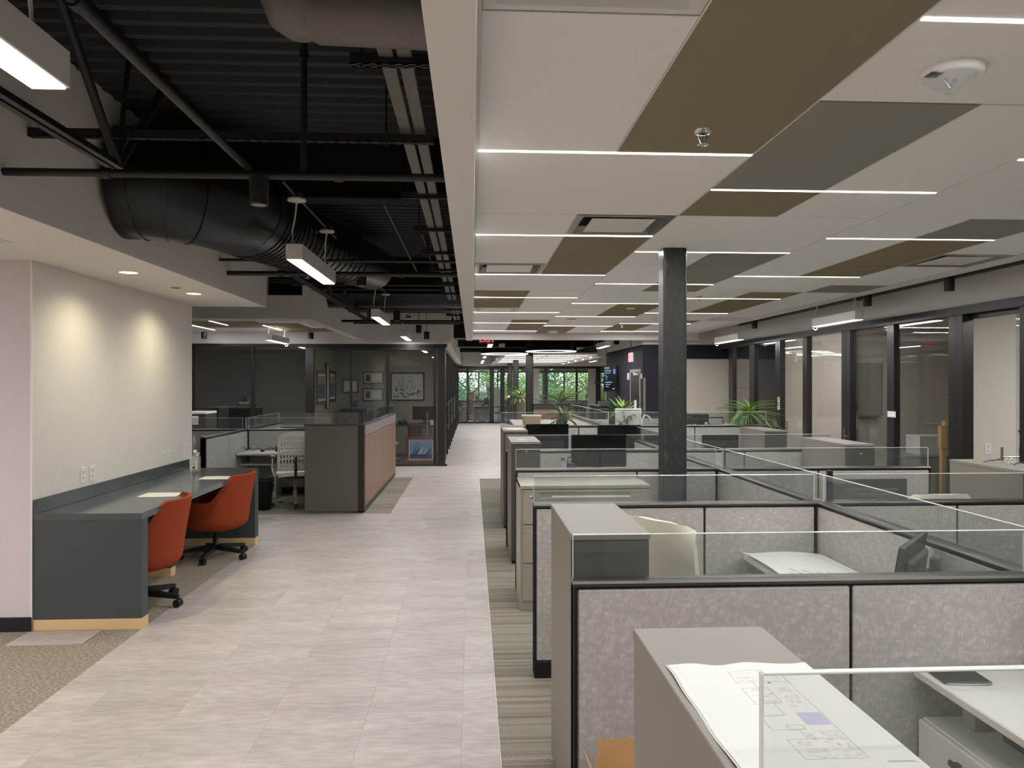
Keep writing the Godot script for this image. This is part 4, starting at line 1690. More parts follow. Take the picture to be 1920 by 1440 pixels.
func build_left_offices():
	art_materials()
	var zf = -14.52
	var zb = -14.60
	var fr = [
		[-7.0, -0.486, 2.30, 2.362, zf, zb, "header"],
		[-7.0, -0.486, 0.0, 0.035, zf, zb, "floor_track"],
		[-5.40, -5.30, 0, 2.30, zf + 0.01, zb, "post"], [-3.19, -3.03, 0, 2.30, zf + 0.02, zb, "post"],
		[-4.22, -4.17, 0.035, 2.30, zf, zb], [-2.35, -2.312, 0.035, 2.30, zf, zb], [-1.65, -1.60, 0.035, 2.30, zf, zb],
		[-0.745, -0.70, 0.035, 2.30, zf, zb], [-0.66, -0.52, 0, 2.362, zf + 0.02, -14.72, "corner_post"],
		[-3.03, -0.70, 2.245, 2.30, zf + 0.01, zb, "door_track"],
	]
	var pn = []
	for p in [[-7.0, -5.40], [-5.30, -4.22], [-4.17, -3.19], [-3.03, -2.35], [-2.312, -1.65], [-1.60, -0.745]]:
		pn.append([p[0], p[1], 0.035, 2.30, -14.554, -14.564])
	var win1 = glazing("window_1", fr, pn, M.frame_dark, M.office_glass)
	T = Transform3D(Basis(), Vector3(-0.86, 0.60, -14.51))
	var s = st()
	tube(s, [Vector3(0, 0, 0), Vector3(0, 0.45, 0)], 0.014, 12)
	tube(s, [Vector3(0, 0.06, 0), Vector3(0, 0.06, -0.043)], 0.008, 8)
	tube(s, [Vector3(0, 0.39, 0), Vector3(0, 0.39, -0.043)], 0.008, 8)
	obj("door_handle", s, M.chrome, win1)
	T = Transform3D()
	# office walls
	slab("wall_office_back", M.office_wall, -7.0, -0.72, 0, 3.3, -17.22, -17.34)
	slab("wall_office_side", M.office_wall, -3.20, -3.10, 0, 3.3, -14.62, -17.22)
	slab("ceiling_office", M.tile_white, -7.0, -0.72, 2.5, 2.55, -14.62, -17.22)
	# corridor side: sliding doors in dark frames
	fr = [[-0.64, -0.56, 2.28, 2.362, -14.72, -30.2, "header"]]
	pn = []
	var z = -14.72
	var k = 0
	while z > -29.8:
		var d = [0.95, 1.15, 1.25][k % 3]
		fr.append([-0.66, -0.54, 0, 2.28, z - d, z - d - 0.10])
		pn.append([-0.605, -0.595, 0.03, 2.28, z, z - d])
		z -= d + 0.10
		k += 1
	var win2 = glazing("window_2", fr, pn, M.frame_dark, M.office_glass)
	slab("wall_corridor", M.office_wall, -3.5, -3.4, 0, 3.3, -17.34, -33.5)
	for q in [-16.1, -18.6, -21.2]:
		T = Transform3D(Basis(), Vector3(-0.50, 0.62, q))
		s = st()
		tube(s, [Vector3(0, 0, 0), Vector3(0, 0.62, 0)], 0.014, 12)
		tube(s, [Vector3(0, 0.08, 0), Vector3(-0.09, 0.08, 0)], 0.009, 8)
		tube(s, [Vector3(0, 0.54, 0), Vector3(-0.09, 0.54, 0)], 0.009, 8)
		obj("door_handle", s, M.chrome, win2)
	T = Transform3D()
	# office with the pictures
	picture_frame("large framed pale sketch on the left office wall", Vector3(-1.475, 1.205, -17.20), 0.0, 0.78, 0.65, 0.035, M.frame_black, 0.035, M.art_sketch)
	picture_frame("black frame with small photo and sheet, upper of two", Vector3(-2.25, 1.596, -17.20), 0.0, 0.46, 0.27, 0.02, M.frame_black, 0.04, M.art_photo, true)
	picture_frame("black frame with small photo and sheet, lower of two", Vector3(-2.25, 1.206, -17.20), 0.0, 0.46, 0.28, 0.02, M.frame_black, 0.04, M.art_photo, true)
	picture_frame("small black framed certificate behind the dark mullion", Vector3(-2.765, 1.389, -17.20), 0.0, 0.36, 0.305, 0.02, M.frame_black, 0.05, M.tile_white)
	picture_frame("gilt framed picture on the office side wall, nearer one", Vector3(-3.085, 1.17, -15.5), PI / 2, 0.95, 0.70, 0.07, M.gilt, 0.05, M.art_violet)
	picture_frame("dark framed picture on the office side wall, farther one", Vector3(-3.085, 1.19, -16.65), PI / 2, 0.85, 0.69, 0.07, M.frame_black, 0.05, M.art_violet)
	picture_frame("tall narrow frame hung between the two side-wall pictures", Vector3(-3.065, 1.06, -16.05), PI / 2, 0.26, 0.97, 0.02, M.frame_black, 0.03, M.tile_white)
	var sail = picture_frame("brown framed painting of sailing boats leaning on the floor", Vector3(-1.02, 0.012, -15.02), 0.0, 0.60, 0.52, 0.055, M.frame_wood, 0.022, M.art_boats, false, 0.10)
	var od = desk("dark wooden desk in the left office", -1.75, -0.76, 0.76, -15.15, -15.95, M.desk_dark, false)
	s = st()
	bx(s, -1.30, -0.80, 0.0, 0.729, -15.22, -15.26, 0.003)
	obj("front_panel", s, M.desk_dark, od)
	T = Transform3D()
	monitor("wide black monitor on the dark desk in the left office", Vector3(-1.0, 0.76, -15.75), 0.0, 0.50, 0.28, 0.08)
	task_chair("white backed chair at the dark desk in the left office", Vector3(-1.78, 0, -15.35), -1.2, true, M.chair_white, M.beige_metal)
	var ph = thing("desk_phone", "black desk phone with small blue display", "telephone", Vector3(-1.42, 0.76, -15.45))
	s = st()
	bx(s, -0.09, 0.09, 0, 0.05, -0.1, 0.1, 0.01)
	bx(s, -0.09, -0.04, 0.05, 0.08, -0.1, 0.1, 0.012)
	obj("body", s, M.black_plastic, ph)
	s = st()
	bx(s, -0.02, 0.07, 0.03, 0.10, -0.09, -0.08, 0.003)
	obj("display", s, M.blue_paint, ph)
	outlet("white light switch behind the glass door's handle", Vector3(-0.80, 0.80, -15.16), false, "wall_switch")
	var cr = thing_in_room("credenza", "low dark credenza under the small frames", "cabinet", Vector3(-2.6, 0, -16.95))
	s = st()
	bx(s, -2.95, -2.40, 0.0, 1.03, -16.75, -17.2, 0.004)
	obj("body", s, M.desk_dark, cr)
	s = st()
	bx(s, -2.94, -2.68, 0.2, 0.95, -16.745, -16.752, 0.002)
	bx(s, -2.67, -2.41, 0.2, 0.95, -16.745, -16.752, 0.002)
	obj("door", s, M.laminate_dark, cr)
	var gl = thing("desk_globe", "small blue globe on the dark credenza", "globe", Vector3(-2.60, 1.03, -16.95))
	s = st()
	lathe(s, [[0, 0.05], [0.04, 0.058], [0.065, 0.085], [0.072, 0.12], [0.065, 0.155], [0.04, 0.182], [0, 0.19]], 20)
	obj("ball", s, M.blue_paint, gl)
	s = st()
	lathe(s, [[0.05, 0], [0.05, 0.01], [0.012, 0.02], [0.012, 0.055]], 16)
	obj("stand", s, M.chrome, gl)
	# the darker office beside it
	var cb = thing_in_room("low_cabinet", "black low cabinet behind the darkest glass, carrying green box", "cabinet", Vector3(-5.0, 0, -16.9))
	s = st()
	bx(s, -5.30, -4.72, 0.0, 1.06, -16.6, -17.15, 0.004)
	obj("body", s, M.frame_black, cb)
	s = st()
	bx(s, -5.29, -5.02, 0.05, 1.0, -16.595, -16.602)
	bx(s, -5.00, -4.73, 0.05, 1.0, -16.595, -16.602)
	obj("door", s, M.black_plastic, cb)
	box_thing("storage_box", M.green_card, [-5.14, -4.80, 1.06, 1.15, -16.65, -16.95], "flat green box on the black low cabinet", "box")
	box_thing("storage_box", M.paper, [-5.10, -4.88, 1.15, 1.20, -16.66, -16.92], "white carton lying on the flat green box", "box")
	box_thing("storage_box", M.blue_paint, [-5.08, -4.98, 1.20, 1.31, -16.7, -16.85], "small pale blue box on top of the white carton", "box")
	box_thing("storage_box", M.cardboard, [-4.95, -4.82, 1.20, 1.30, -16.7, -16.9], "small brown carton on top of the white carton", "box")
	partition("low partition inside the darkest glass office, left", Vector3(-6.9, 0, -15.9), 0.0, [0, 0.8, 1.6], 1.08, 0.0)
	desk("white desk inside the darkest glass office", -4.6, -3.3, 0.74, -15.6, -16.4, M.desk_white)


func slab_thing(called, m, b, label, category):
	var at = Vector3((b[0] + b[1]) / 2, min(b[2], b[3]), (b[4] + b[5]) / 2)
	T = Transform3D(Basis(), -at)
	var s = st()
	bx(s, b[0], b[1], b[2], b[3], b[4], b[5], 0.003)
	return solo_at(called, at, s, m, label, category)


# a lidded carton
func box_thing(called, m, b, label, category, lid = true):
	var at = Vector3((b[0] + b[1]) / 2, b[2], (b[4] + b[5]) / 2)
	var o = thing_in_room(called, label, category, at)
	var s = st()
	bx(s, b[0], b[1], b[2], b[3] - 0.02, b[4], b[5], 0.002)
	obj("body", s, m, o)
	s = st()
	bx(s, b[0] - 0.003, b[1] + 0.003, b[3] - 0.025, b[3], b[4] + 0.003, b[5] - 0.003, 0.002)
	obj("lid", s, m, o)
	return o


# ---------------------------------------------------------------- glazed offices on the right, navy wall
func build_right_offices():
	var xa = 4.91
	var xb = 4.99
	var fr = [
		[xa - 0.02, xb + 0.02, 2.285, 2.372, 4.0, -15.04, "header"],
		[xa, xb, 0.0, 0.03, 4.0, -6.62, "floor_track"], [xa, xb, 0.0, 0.03, -7.2, -14.06, "floor_track"],
		[xa - 0.02, xb + 0.02, 0, 2.285, -7.208, -7.30, "post"], [xa, xb, 0, 2.285, -7.33, -7.457, "post"],
		[xa, xb, 0.03, 2.285, -8.455, -8.60],
		[xa - 0.01, xb, 0.03, 2.285, -9.455, -9.54, "post"], [xa, xb, 0.03, 2.285, -9.57, -9.692, "post"],
		[xa, xb, 0.03, 2.285, -10.714, -10.86],
		[xa - 0.01, xb, 0.03, 2.285, -11.656, -11.73, "post"], [xa, xb, 0.03, 2.285, -11.76, -11.864, "post"],
		[xa, xb, 0.03, 2.285, -12.774, -13.0], [xa, xb, 0.03, 2.285, -13.83, -14.06],
		[xa, xb, 0.03, 2.285, -6.38, -6.455], [xa, xb, 0.03, 2.285, -3.9, -4.0], [xa, xb, 0.03, 2.285, -1.6, -1.7],
		[xa + 0.07, xb + 0.06, 2.24, 2.285, -5.2, -7.2, "door_track"],
	]
	var pn = []
	for p in [[4.0, -1.6], [-1.7, -3.9], [-4.0, -6.38], [-7.457, -8.455], [-8.60, -9.455], [-9.692, -10.714], [-10.86, -11.656], [-11.864, -12.774], [-13.0, -13.83]]:
		pn.append([4.945, 4.955, 0.03, 2.285, p[0], p[1]])
	pn.append([5.0, 5.012, 0.03, 2.24, -5.4, -6.616])
	glazing("window_3", fr, pn, M.frame_bronze, M.office_glass)
	# cross walls between the offices and their ceilings
	var n = 0
	for z in [-7.46, -9.60, -11.78]:
		var w = setting("wall_office_cross")
		slab("plaster", M.beige_paint, 5.0, 9.0, 0, 2.62, z, z - 0.1, w)
		slab("baseboard", M.frame_black, 5.0, 9.0, 0, 0.09, z + 0.008, z, w)
		n += 1
	slab("ceiling_offices", M.tile_white, 5.08, 9.0, 2.56, 2.60, 4.0, -14.4)
	# stickers on the sliding door
	var k = 0
	for d in [[1.419, -6.495, 0.022, "red_paint", "red"], [1.393, -6.56, 0.010, "leaf_dark", "dark green"], [1.353, -6.46, 0.014, "leaf", "light green"], [1.293, -6.52, 0.010, "yellow_card", "yellow"], [1.252, -6.46, 0.024, "cardboard", "orange-brown"], [1.159, -6.57, 0.013, "frame_black", "black"]]:
		T = Transform3D(Basis(Vector3.FORWARD, PI / 2), Vector3.ZERO)
		var s = st()
		lathe(s, [[0, -0.0005], [d[2], -0.0005], [d[2], 0.0005], [0, 0.0005]], 20)
		solo_at("glass_sticker", Vector3(4.9985, d[0], d[1]), s, M[d[3]], "%s round sticker on the sliding glass door" % d[4], "sticker", "round door stickers")
		k += 1
	# pulls: two uprights with a cross bar
	for p in [[-6.60, 0.86, "on the open sliding door"], [-9.50, 0.85, "beside the whiteboard office"], [-11.69, 0.85, "beside the far beige office"]]:
		var o = thing("door_pull", "steel double pull handle " + p[2], "handle", Vector3(4.93, p[1], p[0]), 0.0, "sliding door pulls, glass offices")
		var s
		for px in [-0.075, 0.10]:
			s = st()
			tube(s, [Vector3(px, -0.04, 0), Vector3(px, 0.15, 0)], 0.011, 10)
			obj("upright", s, M.chrome, o)
		s = st()
		tube(s, [Vector3(-0.075, 0.06, 0), Vector3(0.10, 0.06, 0)], 0.008, 8)
		obj("cross_bar", s, M.chrome, o)
	outlet("white light switch on the bright beige wall by the open door", Vector3(5.337, 0.918, -7.46), false, "wall_switch")
	outlet("white light switch below the whiteboard", Vector3(5.30, 0.924, -9.60), false, "wall_switch")
	outlet("white light switch on the far beige office wall", Vector3(5.26, 0.922, -11.78), false, "wall_switch")
	var wb = thing("whiteboard", "greyish glass whiteboard on the second office's wall", "whiteboard", Vector3(5.45, 1.17, -9.60))
	var s = st()
	bx(s, -0.42, -0.05, 0, 0.70, 0.0, 0.02, 0.003)
	obj("board", s, M.office_wall, wb)
	s = st()
	bx(s, -0.36, -0.12, -0.03, -0.015, 0.0, 0.06, 0.003)
	obj("pen_tray", s, M.galvanised, wb)
	slab_thing("red_tag", M.red_paint, [5.05, 5.075, 1.24, 1.36, -9.575, -9.578], "narrow red tag beside the whiteboard", "tag")
	slab_thing("door_plate", M.board_white, [4.898, 4.905, 1.20, 1.27, -8.40, -8.57], "small white sign plate on the dark mullion", "sign")
	var stk = thing_in_room("warning_card", "upright white card with yellow top on the far mullion", "card", Vector3(4.897, 1.18, -11.69))
	s = st()
	bx(s, 4.893, 4.897, 1.18, 1.38, -11.65, -11.73)
	obj("card", s, M.paper, stk)
	s = st()
	bx(s, 4.8915, 4.893, 1.32, 1.38, -11.65, -11.73)
	obj("yellow_band", s, M.yellow_card, stk)
	s = st()
	for q in 3:
		bx(s, 4.8915, 4.893, 1.20 + q * 0.038, 1.222 + q * 0.038, -11.668, -11.712)
	obj("print", s, M.dark_plastic, stk)
	# tall pale wooden stand seen through the glass
	var e = thing_in_room("wooden_stand", "tall pale wooden stand with block head behind the glass", "wooden stand", Vector3(5.22, 0, -8.0))
	s = st()
	bx(s, 5.175, 5.225, 0.03, 1.0, -7.97, -8.02, 0.004)
	obj("post", s, M.wood_pale, e)
	s = st()
	bx(s, 5.14, 5.21, 0.88, 1.13, -7.93, -7.99, 0.004)
	bx(s, 5.21, 5.28, 0.86, 1.18, -7.97, -8.03, 0.004)
	obj("head_block", s, M.wood_pale, e)
	s = st()
	bx(s, 5.08, 5.32, 0.0, 0.03, -7.86, -8.12, 0.004)
	obj("foot", s, M.wood_pale, e)
	# furniture seen dimly inside
	desk("grey desk inside the second glass office", 5.2, 6.6, 0.72, -8.7, -9.45, M.laminate, true, "desks in glass offices")
	desk("grey desk inside the third glass office", 5.5, 6.9, 0.72, -10.9, -11.65, M.laminate, true, "desks in glass offices")
	box_thing("storage_box", M.paper, [5.5, 5.9, 0.72, 0.95, -8.9, -9.2], "white carton on the desk in the second glass office", "box")
	# unseen flush lamps added in two offices to brighten the right side
	n = 0
	for z in [-5.4, -10.7]:
		var o = thing("ceiling_light", "added flush light behind the glass, %s office" % ["nearest", "third"][n], "ceiling light", Vector3(6.4, 2.56, z), 0.0, "added office lights")
		n += 1
		s = st()
		bx(s, -0.6, 0.6, -0.006, 0.0, -0.05, 0.05, 0.002)
		obj("lamp_panel", s, M.lamp_face, o)
		area_light(o, Vector3(0, -0.009, 0), 1.18, 0.09, LIGHT_ENERGY * (5.5 if n == 1 else 2.6), Color(0.985, 0.99, 1.0))

	# navy block
	var nz = -15.06
	var nx = 3.473
	var nv = setting("wall_navy")
	slab("front", M.navy_paint, nx, 9.0, 0, 2.395, nz, nz - 0.12, nv)
	slab("side", M.navy_paint, nx, nx + 0.12, 0, 2.395, nz - 0.12, -19.08, nv)
	slab("upper_plaster", M.plaster, nx - 0.005, 9.0, 2.395, 3.29, nz + 0.005, -19.08, nv)
	var tb = thing_in_room("tack_board", "wide cream tack board on the navy wall", "notice board", Vector3(4.6, 0.5, nz + 0.02))
	s = st()
	bx(s, 4.12, 5.30, 0.5, 2.10, nz + 0.03, nz + 0.002, 0.004)
	obj("surface", s, M.beige_paint, tb)
	s = st()
	bx(s, 4.11, 5.31, 2.10, 2.115, nz + 0.035, nz + 0.002, 0.002)
	obj("top_trim", s, M.rail_metal, tb)
	tb = thing_in_room("tack_board", "grey tack board seen through the last dark glass", "notice board", Vector3(6.2, 0.5, nz + 0.02))
	s = st()
	bx(s, 5.36, 7.1, 0.5, 2.10, nz + 0.03, nz + 0.002, 0.004)
	obj("surface", s, M.office_wall, tb)
	s = st()
	bx(s, 5.36, 7.1, 2.10, 2.115, nz + 0.035, nz + 0.002, 0.002)
	obj("top_trim", s, M.rail_metal, tb)
	slab_thing("red_tag", M.red_paint, [5.44, 5.70, 1.50, 1.53, nz + 0.034, nz + 0.031], "blurred red strip behind the far dark glass", "tag")
	# door in the navy side
	var dr = setting("door_1")
	slab("frame", M.office_wall, nx - 0.02, nx - 0.001, 0, 1.90, -15.22, -15.28, dr)
	slab("frame", M.office_wall, nx - 0.02, nx - 0.001, 0, 1.90, -16.12, -16.18, dr)
	slab("frame", M.office_wall, nx - 0.02, nx - 0.001, 1.84, 1.90, -15.28, -16.12, dr)
	slab("leaf", M.frame_dark, nx - 0.014, nx - 0.001, 0, 1.84, -15.28, -16.12, dr)
	slab("kick_plate", M.frame_bronze, nx - 0.02, nx - 0.014, 0.9, 1.45, -15.34, -15.38, dr)
	var cl = thing_in_room("door_closer", "small steel door closer over the navy wall's door", "door closer", Vector3(nx - 0.04, 1.77, -15.45))
	s = st()
	bx(s, nx - 0.075, nx - 0.014, 1.77, 1.82, -15.36, -15.60, 0.006)
	obj("body", s, M.white_metal, cl)
	s = st()
	tube(s, [Vector3(nx - 0.055, 1.82, -15.55), Vector3(nx - 0.12, 1.835, -15.7), Vector3(nx - 0.02, 1.85, -15.85)], 0.008, 6)
	obj("arm", s, M.chrome, cl)
	slab_thing("room_sign", M.board_white, [nx - 0.012, nx - 0.001, 1.70, 1.80, -15.09, -15.19], "small white room sign beside the navy wall's door", "sign")
	slab_thing("wall_box", M.white_plastic, [nx - 0.026, nx - 0.001, 1.68, 1.83, -16.30, -16.45], "white wall box between the screen and the door", "wall box")
	slab_thing("corner_guard", M.laminate, [nx + 0.01, nx + 0.06, 0.72, 1.72, nz + 0.018, nz + 0.001], "upright metal guard strip at the navy corner", "corner guard")
	# exit sign on a rod
	var ex = thing_in_room("exit_sign", "red glowing exit sign hung before the navy wall", "sign", Vector3(nx - 0.20, 2.04, -15.15))
	s = st()
	bx(s, nx - 0.24, nx - 0.20, 2.04, 2.23, -15.0, -15.3, 0.004)
	obj("case", s, M.white_plastic, ex)
	s = st()
	bx(s, nx - 0.245, nx - 0.24, 2.045, 2.225, -15.01, -15.29)
	obj("sign_face", s, M.exit_pink, ex)
	words("EXIT", 0.12, 0.004, M.exit_red, ex, Vector3(-0.047, 0.09, 0.0), Vector3(0, -PI / 2, 0))
	s = st()
	tube(s, [Vector3(nx - 0.22, 2.23, -15.15), Vector3(nx - 0.22, 3.28, -15.15)], 0.008, 6)
	obj("rod", s, M.black_steel, ex)
	# screen on an arm
	var m = mat("screen_text", 255, 255, 255, 0.3)
	m.emission_enabled = true
	m.emission_energy_multiplier = 1.0
	var page = paint(64, 128, func(x, y):
		var v = Vector3(6, 10, 26)
		for r in [[4, 30, 2, 14], [4, 40, 20, 25], [4, 36, 32, 36], [4, 14, 44, 48], [8, 20, 54, 58], [10, 18, 66, 70], [8, 44, 82, 87], [8, 34, 94, 98], [10, 26, 106, 110], [46, 56, 116, 122]]:
			if x >= r[0] and x < r[1] and y >= r[2] and y < r[3] and (r[2] != 2 or (x + y) % 7 < 4):
				v = Vector3(140, 176, 200)
		if x >= 50 and x < 60 and y >= 14 and y < 40:
			v = Vector3(90, 140, 240)
		return v)
	m.albedo_color = Color(0, 0, 0)
	m.emission_texture = page
	m.emission = Color(1, 1, 1)
	m.emission_operator = BaseMaterial3D.EMISSION_OP_MULTIPLY
	var tv = thing("wall_screen", "upright dark screen with pale text on the navy wall", "screen", Vector3(3.27, 1.41, -17.6), -1.22)
	s = st()
	bx(s, -0.30, 0.30, 0, 0.61, -0.05, -0.004, 0.006)
	obj("casing", s, M.black_plastic, tv)
	s = st()
	printed(s, Vector3(-0.285, 0.595, -0.003), Vector3(0.285, 0.595, -0.003), Vector3(0.285, 0.03, -0.003), Vector3(-0.285, 0.03, -0.003))
	obj("screen_page", s, m, tv)
	s = st()
	bx(s, -0.30, 0.30, -0.01, 0.006, -0.05, 0.0, 0.002)
	obj("lower_rim", s, M.chrome, tv)
	s = st()
	tube(s, [Vector3(0, 0.3, -0.05), Vector3(0.02, 0.3, -0.14), Vector3(-0.05, 0.3, -0.19)], 0.025, 8)
	obj("arm", s, M.black_steel, tv)


# ---------------------------------------------------------------- cubicles right of the corridor
func build_workstations():
	var xl = 0.333
	var zs = [-0.85, -2.47, -4.05, -5.72, -7.31]
	var where = ["nearest the camera, only its tall glass showing", "before the cream chair and the first tower", "before the steel column", "before the bottle and black monitor", "before the last pair of monitors"]
	for i in 5:
		partition("grey fabric partition across the corridor-side cubicles, %s" % where[i], Vector3(xl, 0, zs[i]), 0.0, [0, 0.937, 1.565], RAIL, 1.254 if i == 0 else GLASS)
		if i > 0:
			partition("grey fabric partition across the office-side cubicles, %s" % ["level with the first tower", "before the monitor with round emblem", "before the keyed tower", "before the plant and far tower"][i - 1], Vector3(1.972, 0, zs[i]), 0.0, [0, 0.728, 1.63], RAIL, GLASS)
	partition("taller grey fabric partition closing the cubicle block at the far end", Vector3(0.345, 0, -8.98), 0.0, [0, 0.94, 1.60, 2.362, 3.26], 1.087, 1.247)
	partition("long low partition with glass dividing the two cubicle rows", Vector3(1.935, 0, -0.88), PI / 2, [0, 0.8, 1.55, 2.18, 3.13, 4.0, 4.80, 5.6, 6.39, 7.2, 8.06], RAIL, GLASS, [0.0, 1.55, 3.13, 4.80, 6.39, 8.06])
	T = Transform3D()
	var s = st()
	bx(s, -0.014, 0.014, 0.0, 0.165, -0.014, 0.014, 0.003)
	var post0 = solo_at("glass_post", Vector3(1.985, RAIL + 0.008, -4.05), s, M.frame_black, "black glass-holding post where the partitions cross", "post")
	s = st()
	bx(s, -0.006, 0.006, 0.0, 0.15, -0.006, 0.006, 0.002)
	solo_at("glass_post", Vector3(1.965, RAIL + 0.008, -5.72), s, M.frame_black, "thin black glass post behind the steel column", "post")

	# steel column
	var c = thing_in_room("steel_column", "scuffed dark steel column rising from the cubicles to the ceiling", "column", Vector3(1.515, 0, -5.58))
	s = st()
	var r = 0.089
	var poly = []
	for k in 4:
		for j in 5:
			var a = k * PI / 2 + j / 4.0 * PI / 2
			var cc = Vector2([1, -1, -1, 1][k], [1, 1, -1, -1][k]) * (r - 0.022)
			poly.append(cc + Vector2(cos(a), sin(a)) * 0.022)
	T = Transform3D(Basis(Vector3.RIGHT, -PI / 2), Vector3.ZERO)
	prism(s, poly, 0.0, TILE_Y)
	T = Transform3D()
	obj("shaft", s, M.column_paint, c)
	s = st()
	bx(s, -0.11, 0.11, 0.0, 0.012, -0.11, 0.11, 0.002)
	obj("base_plate", s, M.black_steel, c)

	# storage towers
	tower("taupe storage tower in the foreground with a plan drawing on top", 0.337, 0.607, -0.895, -1.54, 1.08, false)
	tower("taupe storage tower behind the second glass, before the cream chair", 0.337, 0.607, -2.525, -3.165, 1.08, false)
	tower("dark fronted storage tower with small lock left of the black monitor", 0.344, 0.604, -6.567, -7.25, 1.08)
	tower("dark fronted storage tower with papers on top at the far end", 0.345, 0.612, -8.19, -8.92, 1.08)
	tower("dark tower with key in its lock, in the office-side row", 3.27, 3.53, -6.37, -7.25, 1.062)
	tower("dark tower beside the spider plant, at the far end", 3.26, 3.51, -8.15, -8.90, 1.072)
	tower("dark tower with safety glasses on top near the picture's edge", 3.17, 3.45, -4.12, -4.80, 1.09)

	lateral_file()
	near_cell()
	second_cell()
	# third cell: bottle, tumbler, monitor
	desk("white desk under the centre black monitor", 0.62, 1.88, 0.70, -6.62, -7.265, M.desk_white)
	monitor("black monitor in the centre, beside the bottle", Vector3(1.20, 0.70, -7.02), 0.0, 0.525, 0.305, 0.105)
	var b = thing("drink_bottle", "small clear drink bottle with dark cap beside the monitor", "bottle", Vector3(0.845, 0.70, -6.92))
	s = st()
	lathe(s, [[0, 0], [0.030, 0.0], [0.032, 0.01], [0.032, 0.12], [0.024, 0.15], [0.013, 0.17], [0.013, 0.185]], 18)
	obj("body", s, M.clear_plastic, b)
	s = st()
	lathe(s, [[0.0325, 0.05], [0.0325, 0.11]], 18)
	obj("wrap_label", s, M.paper, b)
	s = st()
	lathe(s, [[0.016, 0.18], [0.016, 0.202], [0, 0.203]], 14)
	obj("cap", s, M.dark_plastic, b)
	b = thing("tumbler", "dark tumbler with loop handle and blue letters", "tumbler", Vector3(0.925, 0.70, -6.95))
	s = st()
	lathe(s, [[0, 0], [0.036, 0.0], [0.038, 0.01], [0.038, 0.14], [0.032, 0.15], [0, 0.152]], 18)
	obj("body", s, M.black_plastic, b)
	s = st()
	tube(s, [Vector3(-0.03, 0.15, 0), Vector3(-0.03, 0.195, 0), Vector3(-0.02, 0.205, 0), Vector3(0.02, 0.205, 0), Vector3(0.03, 0.195, 0), Vector3(0.03, 0.15, 0)], 0.005, 8)
	obj("loop_handle", s, M.black_plastic, b)
	words("HL", 0.06, 0.002, M.blue_paint, b, Vector3(0, 0.115, 0.0375))
	# fourth cell: pair of monitors
	desk("white desk under the far pair of monitors", 0.64, 1.88, 0.70, -8.30, -8.93, M.desk_white)
	monitor("black monitor half behind the far dark tower", Vector3(0.875, 0.70, -8.66), 0.0, 0.50, 0.30, 0.125)
	monitor("black monitor at the far end, right of the pair", Vector3(1.72, 0.70, -8.66), 0.0, 0.51, 0.30, 0.11)
	paper_sheet("curled white papers on the far dark tower", Vector3(0.475, 1.081, -8.45), 0.2, 0.28, 0.2)
	paper_sheet("small white slip on the tower left of the centre monitor", Vector3(0.46, 1.081, -6.8), 0.09, 0.06, 0.1)
	# office-side row
	desk("white desk before the monitor with round emblem", 1.99, 3.12, 0.60, -4.35, -5.0, M.desk_white)
	var mo = monitor("grey backed monitor with round emblem on its stand", Vector3(2.62, 0.60, -4.80), PI, 0.50, 0.295, 0.07)
	s = st()
	bx(s, -0.065, 0.065, 0.02, 0.22, -0.135, -0.115, 0.003)
	var plate = obj("stand_plate", s, M.tray_grey, mo)
	s = st()
	var pts = []
	for k in 25:
		pts.append(Vector3(cos(TAU * k / 24) * 0.042, 0.15 + sin(TAU * k / 24) * 0.042, -0.136))
	tube(s, pts, 0.003, 6, false)
	obj("emblem_ring", s, M.frame_black, plate)
	words("DELL", 0.026, 0.002, M.frame_black, plate, Vector3(0, 0.15, -0.1365), Vector3(0, PI, 0))
	task_chair("cream chair back showing above the rail, right of the emblem monitor", Vector3(2.80, 0, -4.70), 0.05, false, M.cream_fabric, M.dark_plastic, 0.93)
	desk("white desk in the office-side row before the keyed tower", 1.99, 3.2, 0.66, -6.6, -7.265, M.desk_white)
	desk("white desk in the office-side row at the far end", 1.99, 3.2, 0.70, -8.30, -8.93, M.desk_white)
	monitor("small black monitor at the far end of the office-side row", Vector3(2.93, 0.70, -8.68), 0.0, 0.44, 0.26, 0.03)
	monitor("black monitor hidden partly by the steel column", Vector3(2.24, 0.70, -8.68), 0.0, 0.44, 0.26, 0.03)
	glasses("white safety glasses on the tower near the picture's edge", Vector3(3.36, 1.09, -4.50), 0.6)
	glasses("second pair of safety glasses at the picture's edge", Vector3(3.40, 1.09, -4.30), 0.2)


